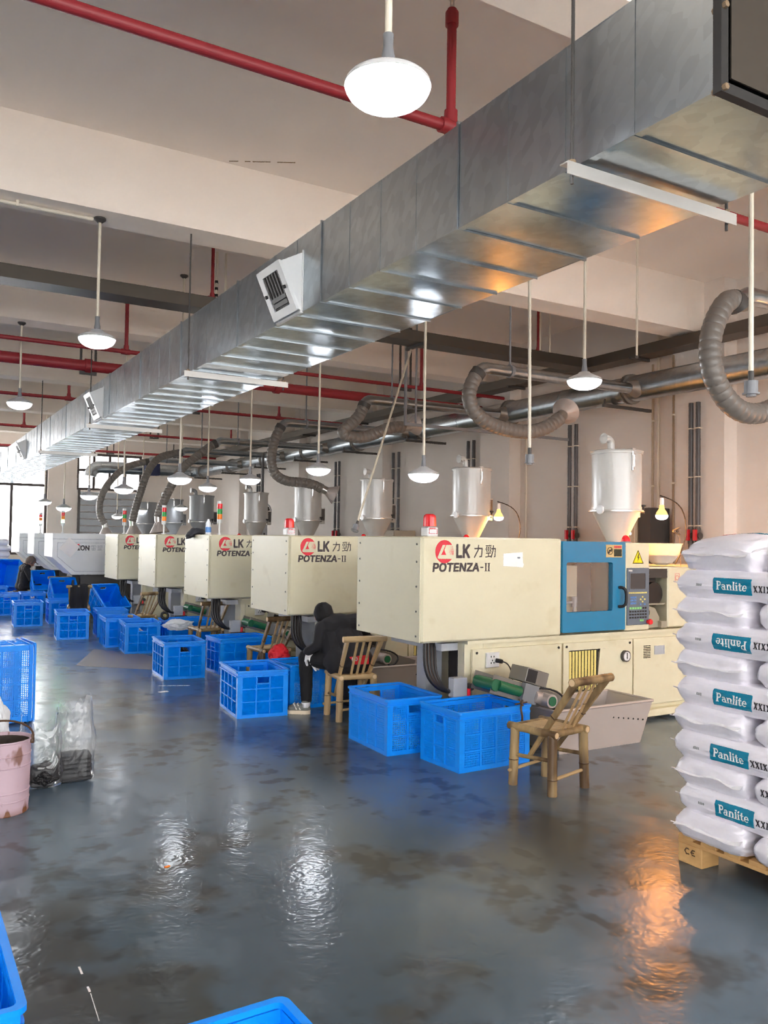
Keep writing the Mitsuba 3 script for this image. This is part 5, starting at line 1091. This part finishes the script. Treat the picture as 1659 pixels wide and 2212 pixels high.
def topsack():
    z = LZ0+LH*10+0.094; t = Thing('resin_sack'); m = sack_mesh(0.70, 0.46, 0.195, 77, 'x', 44, 0.34); o = tr(XF+0.36, 2.70, z)@rot('z', -4)
    t.part('sack', mv(m, o), 'bag_white', smooth=True)
    v = np.array(m.vertices); sel = v[v[:, 2] > 0.01]; it = LinearNDInterpolator(sel[:, :2], sel[:, 2])
    def decal(poly, x0, y0, off):
        d = subdiv(extr(poly, 0.0006), 0.014); w_ = np.array(d.vertices); x, y = x0+w_[:, 1], y0-w_[:, 0]; zz = it(np.stack([x, y], -1)); zz[np.isnan(zz)] = np.nanmean(zz)
        return mv(trimesh.Trimesh(np.stack([x, y, zz+off+0.0006*(w_[:, 2] > 0.0003)], -1), d.faces, process=False), o)
    t.part('teal_label', decal(sbox(0, 0, 0.21, 0.10), -0.10, 0.12, 0.001), 'bag_teal', smooth=False, label='teal label lying on top')
    up = affinity.scale(PANLITE, -1.15, -1.3, origin=(0, 0)); up = affinity.translate(up, 0.196, 0.082)
    t.part('lettering', decal(up, -0.10, 0.12, 0.0022), 'white_print', smooth=False)
    tx = inter('TOTAL', 0.022, 0.085, 0.0); tx.apply_transform(np.diag([-1, -1, 1, 1.0])); tx.apply_translation((0.085, 0.022, 0))
    d = subdiv(tx, 0.014); w_ = np.array(d.vertices); x, y = -0.185+w_[:, 1], 0.10-w_[:, 0]; zz = it(np.stack([x, y], -1)); zz[np.isnan(zz)] = np.nanmean(zz)
    t.part('red_lettering', mv(trimesh.Trimesh(np.stack([x, y, zz+0.001+0.0006*(w_[:, 2] > 0.001)], -1), d.faces, process=False), o), 'red_print', smooth=False)
    V = []; q = np.linspace(-0.2, 0.2, 24)
    for k in range(24): V += [(-0.332, q[k], -0.004+0.006*math.sin(q[k]*22)), (-0.362-0.006*math.sin(q[k]*40), q[k], -0.018-0.004*math.sin(q[k]*31))]
    Fq = [(2*k, 2*k+1, 2*k+3) for k in range(23)]+[(2*k, 2*k+3, 2*k+2) for k in range(23)]
    t.part('seam_flap', mv(trimesh.Trimesh(V, Fq, process=False), o), 'bag_seam', smooth=False)
    t.place('topmost white sack of the pile, its teal label lying on top', 'sack')
topsack()
single('resin_sack', mv(sack_mesh(0.68, 0.42, LH*1.3, 91, 'x', 22), tr(XF+0.40, 2.255, LZ0+LH*10.5)), 'bag_white', 'white sack at the top right corner of the pile, cut by the frame', 'sack', smooth=True)
pal = Thing('wooden_pallet')
PX0, PX1, PY0, PY1 = 3.53, 4.55, 1.80, 2.98
for x in (PX0, (PX0+PX1)/2-0.05, PX1-0.10):
    for y in (PY0, (PY0+PY1)/2-0.09, PY1-0.145):
        pal.part('block', rbox(x, x+0.10 if x > PX0 else x+0.13, y, y+0.145, 0, 0.098, 0.003), 'wood', smooth=False)
for x in (PX0, (PX0+PX1)/2-0.05, PX1-0.10): pal.part('stringer_board', rbox(x, x+0.10, PY0, PY1, 0.098, 0.118, 0.002), 'wood', smooth=False)
n = 9
for i in range(n):
    y = PY0+i*(PY1-PY0-0.09)/(n-1); pal.part('deck_board', rbox(PX0, PX1, y, y+0.09, 0.118, 0.140, 0.002), 'wood', smooth=False)
ce = unary_union([arc([(0.028, 0.028), (0.012, 0.03), (0.002, 0.016), (0.012, 0.002), (0.028, 0.004)], 0.006), arc([(0.064, 0.028), (0.048, 0.028), (0.04, 0.016), (0.048, 0.004), (0.064, 0.004)], 0.006), sbox(0.042, 0.013, 0.058, 0.019)])
pal.part('stamp', mv(extr(ce, 0.001), np.array([[0, 0, -1, 0], [-1, 0, 0, 0], [0, 1, 0, 0], [0, 0, 0, 1.0]]), tr(PX0, 2.94, 0.048)), 'bamboo_node', smooth=False)
pal.place('wooden pallet under the pile of white sacks', 'pallet')
# far pile of sacks by the bright window
pal2 = Thing('wooden_pallet'); pal2.part('deck', cat(*[box(1.5, 2.62, 22.4+q*0.14, 22.5+q*0.14, 0.10, 0.13) for q in range(8)]), 'wood', smooth=False)
for x in (1.55, 2.0, 2.5): pal2.part('bearer', box(x, x+0.1, 22.4, 23.48, 0, 0.10), 'wood', smooth=False)
pal2.place('pallet under the far sacks at the left edge', 'pallet')
for i in range(9):
    single('resin_sack', mv(sack_mesh(0.46, 0.70, 0.165, 100+i, 'y', 12), tr(2.36+0.03*math.sin(i*2.1), 22.9, 0.13+0.15*(i+0.5))), 'bag_white', 'white sack in the far pile by the bright window', 'sack', 'sacks in the far pile', smooth=True)

# ------------------------------------------------------------------ bucket and plastic bags on the left
bk = Thing('bucket'); bx_, by_ = 0.605, 5.40
bk.part('wall', mv(lathe([(0, 0.0), (0.148, 0.0), (0.152, 0.006), (0.150, 0.03), (0.153, 0.075), (0.156, 0.08), (0.153, 0.085), (0.154, 0.125), (0.157, 0.13), (0.154, 0.135), (0.156, 0.27), (0.160, 0.276), (0.156, 0.282), (0.157, 0.335), (0.161, 0.34), (0.157, 0.346), (0.158, 0.412), (0.164, 0.416), (0.164, 0.424), (0.158, 0.424), (0.152, 0.41), (0.146, 0.012), (0, 0.012)], 48), tr(bx_, by_, 0)), 'bucket', smooth=20)
bk.part('lining', mv(lathe([(0.1515, 0.405), (0.1455, 0.014), (0, 0.014)][::-1], 40), tr(bx_, by_, 0)), 'bucket_in')
for s_ in (-1, 1): bk.part('ear', mv(cat(rod((s_*0.158, 0, 0.405), (s_*0.175, 0, 0.405), 0.016, 12), rbox(s_*0.168-0.006, s_*0.168+0.006, -0.012, 0.012, 0.39, 0.445, 0.003)), rot('z', -20), tr(bx_, by_, 0)), 'bamboo_node')
bk.part('handle', mv(sweep(spline([(-0.172, 0, 0.43), (-0.15, 0.03, 0.475), (-0.06, 0.07, 0.505), (0.06, 0.07, 0.50), (0.14, 0.04, 0.47), (0.172, 0, 0.43)], 40), 0.006, 8), rot('z', -20), tr(bx_, by_, 0)), 'bamboo_node')
bk.place('rusty pink metal bucket with a wire handle at the left edge', 'bucket')
single('plastic_bag', mv(crumple(31, 0.19, 0.16, 0.37, 0.26, 5, 1.8), tr(0.52, 5.84, 0.0)), 'milky', 'white plastic bag standing behind the pink bucket', 'plastic bag', smooth=False)
def clear_bag(name, cx, cy, sx, sy, sz, seed, lab):
    t = Thing(name); r = np.random.default_rng(seed)
    n, k = 40, 26; A, Z = np.meshgrid(np.linspace(0, 2*PI, n, endpoint=False), np.linspace(0, 1, k), indexing='ij')
    P = np.stack([np.cos(A)*2, np.sin(A)*2, Z*3], -1); w = meshkit.fbm(P*1.2+seed, 4, seed)-0.5
    squ = (np.abs(np.cos(A))**4+np.abs(np.sin(A))**4)**-0.25
    R = (1-0.25*np.clip(Z-0.45, 0, 1)-0.30*(Z < 0.03))*(1+0.5*w*np.clip(Z*2, 0.15, 1))*squ
    top = 1+0.5*(meshkit.fbm(np.stack([np.cos(A), np.sin(A), A*0], -1)*2.1+seed, 3, seed+1)-0.5)
    V = np.stack([cx+R*np.cos(A)*sx, cy+R*np.sin(A)*sy, 0.004+Z*sz*top], -1).reshape(-1, 3)
    F = [f for i in range(n) for j in range(k-1) for f in ((i*k+j, ((i+1) % n)*k+j, ((i+1) % n)*k+j+1), (i*k+j, ((i+1) % n)*k+j+1, i*k+j+1))]
    t.part('film', trimesh.Trimesh(V, F, process=False), 'clear', smooth=True, label='clear plastic film')
    return t
t = clear_bag('parts_bag', 1.09, 5.86, 0.125, 0.11, 0.50, 4, '')
for q in range(6): t.part('black_part', mv(rbox(-0.098, 0.098, -0.08, 0.08, 0, 0.026, 0.006), rot('z', rng.uniform(-4, 4)), tr(1.095, 5.85, 0.012+q*0.028)), 'black', smooth=False, label='black part' if q == 0 else None)
t.place('clear plastic bag holding a neat stack of black parts on the floor', 'plastic bag')
t = clear_bag('parts_bag', 0.875, 5.82, 0.13, 0.13, 0.40, 9, '')
t.part('black_contents', mv(crumple(12, 0.10, 0.10, 0.085, 0.3), tr(0.885, 5.77, 0.012)), 'black', smooth=False)
t.place('clear plastic bag with a loose black lump, between the bucket and the neat stack', 'plastic bag')
# small litter on the floor
for x, y, yaw, s, mat, lab in ((1.22, 4.12, 20, 0.014, 'orange_plastic', 'tiny orange scrap on the open floor'), (2.50, 8.72, 10, 0.05, 'paper', 'pale scrap on the floor by the crate with the dark heap'), (3.63, 2.46, 40, 0.03, 'paper', 'torn pale scrap beneath the pallet')):
    single('floor_scrap', mv(rbox(-s, s, -s*0.5, s*0.5, 0, 0.004, 0.001), rot('z', yaw), tr(x, y, 0)), mat, lab, 'scrap', smooth=False)

# ------------------------------------------------------------------ people
ICO = np.array(trimesh.creation.icosphere(2, 1.0).vertices)
def bones(L, ref=0.018, it=12):
    parts = []
    for a, ra_, b, rb in L:
        a, b = np.array(a, float), np.array(b, float)
        parts.append(manifold3d.Manifold.hull_points(np.vstack([ICO*ra_+a, ICO*rb+b])))
    m = manifold3d.Manifold.batch_boolean(parts, manifold3d.OpType.Add).refine_to_length(ref)
    q = m.to_mesh(); t = trimesh.Trimesh(q.vert_properties[:, :3], q.tri_verts); trimesh.smoothing.filter_taubin(t, iterations=it); return t
def ellipsoid(c, r, m=None, sub=4):
    e = trimesh.creation.icosphere(sub, 1.0); e.apply_scale(r)
    if m is not None: e.apply_transform(m)
    e.apply_translation(c); return e
def head_mesh(c, fwd, up):
    fwd, up = np.array(fwd, float), np.array(up, float); fwd /= np.linalg.norm(fwd); up -= fwd*(up@fwd); up /= np.linalg.norm(up); rt = np.cross(fwd, up)
    R = np.eye(4); R[:3, 0], R[:3, 1], R[:3, 2], R[:3, 3] = rt, fwd, up, c
    L = [((0, 0.0, 0.03), 0.083, (0, 0.012, -0.03), 0.066), ((0, 0.045, -0.07), 0.036, (0, 0.02, -0.02), 0.06), ((0, 0.085, -0.012), 0.012, (0, 0.093, -0.03), 0.014), ((-0.076, -0.005, 0.0), 0.016, (-0.074, 0.0, -0.03), 0.010), ((0.076, -0.005, 0.0), 0.016, (0.074, 0.0, -0.03), 0.010), ((-0.022, 0.078, -0.058), 0.009, (0.022, 0.078, -0.058), 0.009), ((0, -0.01, -0.04), 0.055, (0, -0.03, -0.13), 0.05)]
    m = bones(L, 0.009, 6); h = ellipsoid((0, -0.022, 0.022), (0.093, 0.104, 0.104)); v = np.array(h.vertices)
    v += np.array(v-[0, -0.014, 0.035])*0.10*(meshkit.fbm(v*np.array([70, 30, 30]), 3, 2)[:, None]-0.5); low = (v[:, 1] > 0.045) & (v[:, 2] < 0.05); v[low, 1] = 0.045; nk = v[:, 1] < -0.02; v[nk, 2] -= 0.03*np.clip(-v[nk, 2]/0.08+0.3, 0, 1)
    h.vertices = v
    eyes = cat(ellipsoid((-0.03, 0.072, 0.0), (0.012, 0.008, 0.007), sub=2), ellipsoid((0.03, 0.072, 0.0), (0.012, 0.008, 0.007), sub=2))
    return [mv(k_, R) for k_ in (m, h, eyes)]
def hand(wrist, dirv, palm_n, thumb_side, s=1.0, curl=0.35):
    d = np.array(dirv, float); d /= np.linalg.norm(d); nn = np.array(palm_n, float); nn -= d*(nn@d); nn /= np.linalg.norm(nn); sd = np.cross(d, nn)*thumb_side; w = np.array(wrist, float); L = []
    K = [w+d*0.085*s+sd*x*s for x in (0.030, 0.010, -0.010, -0.028)]
    for k_ in K: L.append((w+d*0.01, 0.022*s, k_, 0.0125*s))
    for k_, ln in zip(K, (0.068, 0.076, 0.070, 0.054)):
        a = k_; ang = curl
        for q in (0.45, 0.32, 0.23):
            b = a+s*ln*q*1.05*(d*math.cos(ang)+nn*math.sin(ang)); L.append((a, 0.0098*s, b, 0.0088*s)); a = b; ang += curl
    a = w+d*0.02*s+sd*0.022*s; b = a+s*(d*0.03+sd*0.03+nn*0.01); c_ = b+s*(d*0.035+sd*0.008+nn*0.012); L += [(a, 0.014*s, b, 0.011*s), (b, 0.011*s, c_, 0.009*s)]
    return bones(L, 0.0035, 5)
def shoe(heel, toe, h=0.0):
    a, b = np.array(heel, float), np.array(toe, float); d = (b-a)/np.linalg.norm(b-a); n_ = np.array([-d[1], d[0], 0]); Ln = np.linalg.norm(b-a)
    up = bones([(a+d*0.035+[0, 0, 0.05], 0.036, a+d*0.05+[0, 0, 0.085], 0.040), (a+d*0.05+[0, 0, 0.055], 0.040, a+d*0.15+[0, 0, 0.048], 0.040), (a+d*0.15+[0, 0, 0.05], 0.038, a+d*(Ln-0.045)+[0, 0, 0.042], 0.034)], 0.010, 8)
    pl = unary_union([Point(0.042, 0).buffer(0.042), Point(Ln-0.05, 0).buffer(0.05), Polygon([(0.042, -0.042), (Ln-0.05, -0.05), (Ln-0.05, 0.05), (0.042, 0.042)])])
    so = extr(pl, 0.034); R = np.eye(4); R[:3, 0], R[:3, 1], R[:3, 3] = d, n_, a; so = mv(so, R)
    st = cat(*[bones([(a+d*t_+n_*s_*0.037+[0, 0, 0.045], 0.008, a+d*(t_+0.03)+n_*s_*0.018+[0, 0, 0.088], 0.008)], 0.008, 2) for s_ in (-1, 1) for t_ in (0.09, 0.125)])
    return up, so, st
def person(lab, hipL, hipR, kneeL, kneeR, ankL, ankR, chest, neck, headc, fwd, up, shL, shR, elL, elR, wrL, wrR, handL, handR, shoes, capm=False, gloves=True, wide=1.0):
    A = lambda x: np.array(x, float)
    hipc = (A(hipL)+A(hipR))/2
    torso = [(hipL, 0.115, hipR, 0.115), (hipc, 0.13, chest, 0.135), (hipL, 0.10, A(chest)+(A(shL)-A(shR))*0.22, 0.11), (hipR, 0.10, A(chest)+(A(shR)-A(shL))*0.22, 0.11), (A(shL)*0.8+A(shR)*0.2, 0.092, A(shR)*0.8+A(shL)*0.2, 0.092), (chest, 0.13, (A(shL)+A(shR))/2, 0.105), (neck, 0.066, (A(shL)+A(shR))/2+(A(neck)-A(chest))*0.15, 0.09)]
    torso = [(a, r1*wide, b, r2*wide) for a, r1, b, r2 in torso]
    arms = [(shL, 0.074, elL, 0.052), (elL, 0.052, wrL, 0.040), (shR, 0.074, elR, 0.052), (elR, 0.052, wrR, 0.040)]
    legs = [(hipL, 0.098, kneeL, 0.070), (kneeL, 0.069, ankL, 0.050), (hipR, 0.098, kneeR, 0.070), (kneeR, 0.069, ankR, 0.050), (hipL, 0.10, hipR, 0.10)]
    sc = lambda L, k_: [(a, r1*k_, b, r2*k_) for a, r1, b, r2 in L]
    hd, hair, eyes = head_mesh(headc, fwd, up)
    t = Thing('person')
    body = bones(sc(torso+arms+legs, 0.80)+[(neck, 0.05, A(headc)-A(up)/np.linalg.norm(up)*0.04, 0.055), (ankL, 0.036, A(ankL)-[0, 0, 0.06], 0.034), (ankR, 0.036, A(ankR)-[0, 0, 0.06], 0.034)], 0.022, 8)
    t.part('body', cat(body, hd), 'skin', smooth=True)
    jk = bones(torso+arms, 0.014, 10); v = np.array(jk.vertices); nv = jk.vertex_normals; jk.vertices = v+nv*(0.016*(meshkit.fbm(v*np.array([9, 9, 14]), 3, 3)-0.5))[:, None]
    t.part('jacket', jk, 'cloth_black', smooth=True, label='black jacket')
    tz = bones(legs, 0.014, 10); v = np.array(tz.vertices); nv = tz.vertex_normals; tz.vertices = v+nv*(0.014*(meshkit.fbm(v*np.array([10, 10, 16]), 3, 8)-0.5))[:, None]
    t.part('trousers', tz, 'cloth_trouser', smooth=True, label='dark trousers')
    hh = t.part('cap' if capm else 'hair', hair, 'cap' if capm else 'hair', smooth=True)
    if capm:
        f_ = A(fwd)/np.linalg.norm(fwd); u_ = A(up)/np.linalg.norm(up); r_ = np.cross(f_, u_)
        t.part('cap_brim', trimesh.convex.convex_hull(np.array([A(headc)+f_*0.06+r_*s_*0.07+u_*(0.05+e_) for s_ in (-1, 1) for e_ in (0, 0.008)]+[A(headc)+f_*0.15+r_*s_*0.045+u_*(0.045+e_) for s_ in (-1, 1) for e_ in (0, 0.008)])), 'cap', hh, smooth=False)
    t.part('eyes', eyes, 'paper')
    for n_, h_, w_ in (('glove', handL, wrL), ('glove', handR, wrR)):
        if h_ is not None: t.part(n_ if gloves else 'hand', hand(w_, *h_), 'glove' if gloves else 'skin', smooth=True, label='white work glove' if gloves else None)
    for heel, toe in shoes:
        u1, s1, st = shoe(heel, toe); h = t.part('shoe', u1, 'shoe_grey', smooth=True, label='grey sports shoe'); t.part('sole', s1, 'shoe_sole', h, smooth=40); t.part('side_stripe', st, 'shoe_white', h, smooth=True)
        a = A(heel)+(A(toe)-A(heel))*0.2; t.part('sock', rod(a+[0, 0, 0.06], a+[0, 0, 0.105], 0.042, 16, 0.042), 'glove')
    return t
pt = person('', (3.55, 6.84, 0.50), (3.77, 6.82, 0.50), (3.40, 7.19, 0.50), (3.96, 7.14, 0.50), (3.375, 7.11, 0.125), (3.99, 7.02, 0.125), (3.67, 7.02, 0.71), (3.63, 7.18, 0.83), (3.60, 7.23, 0.875),
            (0.30, 0.72, -0.60), (0.1, 0.62, 0.75), (3.49, 7.04, 0.775), (3.88, 6.98, 0.82), (3.43, 7.00, 0.63), (3.98, 7.06, 0.60), (3.365, 7.07, 0.575), (3.86, 7.26, 0.60),
            ((0.55, -0.12, -0.80), (0.2, 1, 0), -1, 1.25, 0.12), ((-0.4, 0.6, -0.3), (0, 0, -1), -1, 1.0, 0.3), [((3.395, 7.06, 0), (3.215, 7.20, 0)), ((3.985, 6.97, 0), (4.03, 7.235, 0))], wide=1.12)
pt.part('back_print', mv(extr(Polygon([(0, 0.07), (0.19, 0.085), (0.19, 0.0), (0.06, 0.0)]), 0.003), FRONT, rot('z', -8), tr(3.58, 6.668, 0.49)), 'red_cloth', smooth=False, label='red printed patch low on the back')
pt.part('back_lettering', mv(inter('NO', 0.03, 0.055), FRONT, rot('z', -8), tr(3.605, 6.662, 0.525)), 'white_print', smooth=False)
pt.place('person in black sitting bent forward on a bamboo chair, white glove on the knee', 'person')
p2 = person('', (2.46, 19.50, 0.44), (2.50, 19.28, 0.44), (2.78, 19.62, 0.46), (2.82, 19.20, 0.46), (2.80, 19.62, 0.10), (2.84, 19.20, 0.10), (2.52, 19.38, 0.70), (2.60, 19.37, 0.90), (2.66, 19.36, 0.985),
            (0.75, -0.1, -0.65), (0.65, 0, 0.75), (2.50, 19.55, 0.84), (2.54, 19.19, 0.84), (2.56, 19.62, 0.60), (2.62, 19.10, 0.60), (2.74, 19.50, 0.52), (2.80, 19.22, 0.50),
            ((1, -0.3, -0.1), (0, 0, -1), 1, 1.0, 0.35), ((1, 0.3, -0.1), (0, 0, -1), -1, 1.0, 0.35), [((2.78, 19.62, 0), (3.03, 19.64, 0)), ((2.82, 19.20, 0), (3.07, 19.18, 0))], True, False)
p2.place('person far down the row in black and a brown cap, bent over crates', 'person', m=tr(0.14, 1.2, 0))
st2 = Thing('low_stool'); st2.part('seat', rbox(2.32, 2.62, 19.22, 19.56, 0.30, 0.335, 0.006), 'bamboo')
for x in (2.35, 2.59):
    for y in (19.25, 19.53): st2.part('leg', rod((x, y, 0), (x, y, 0.31), 0.02, 10), 'bamboo')
st2.place('low stool under the far worker', 'stool', m=tr(0.14, 1.2, 0))
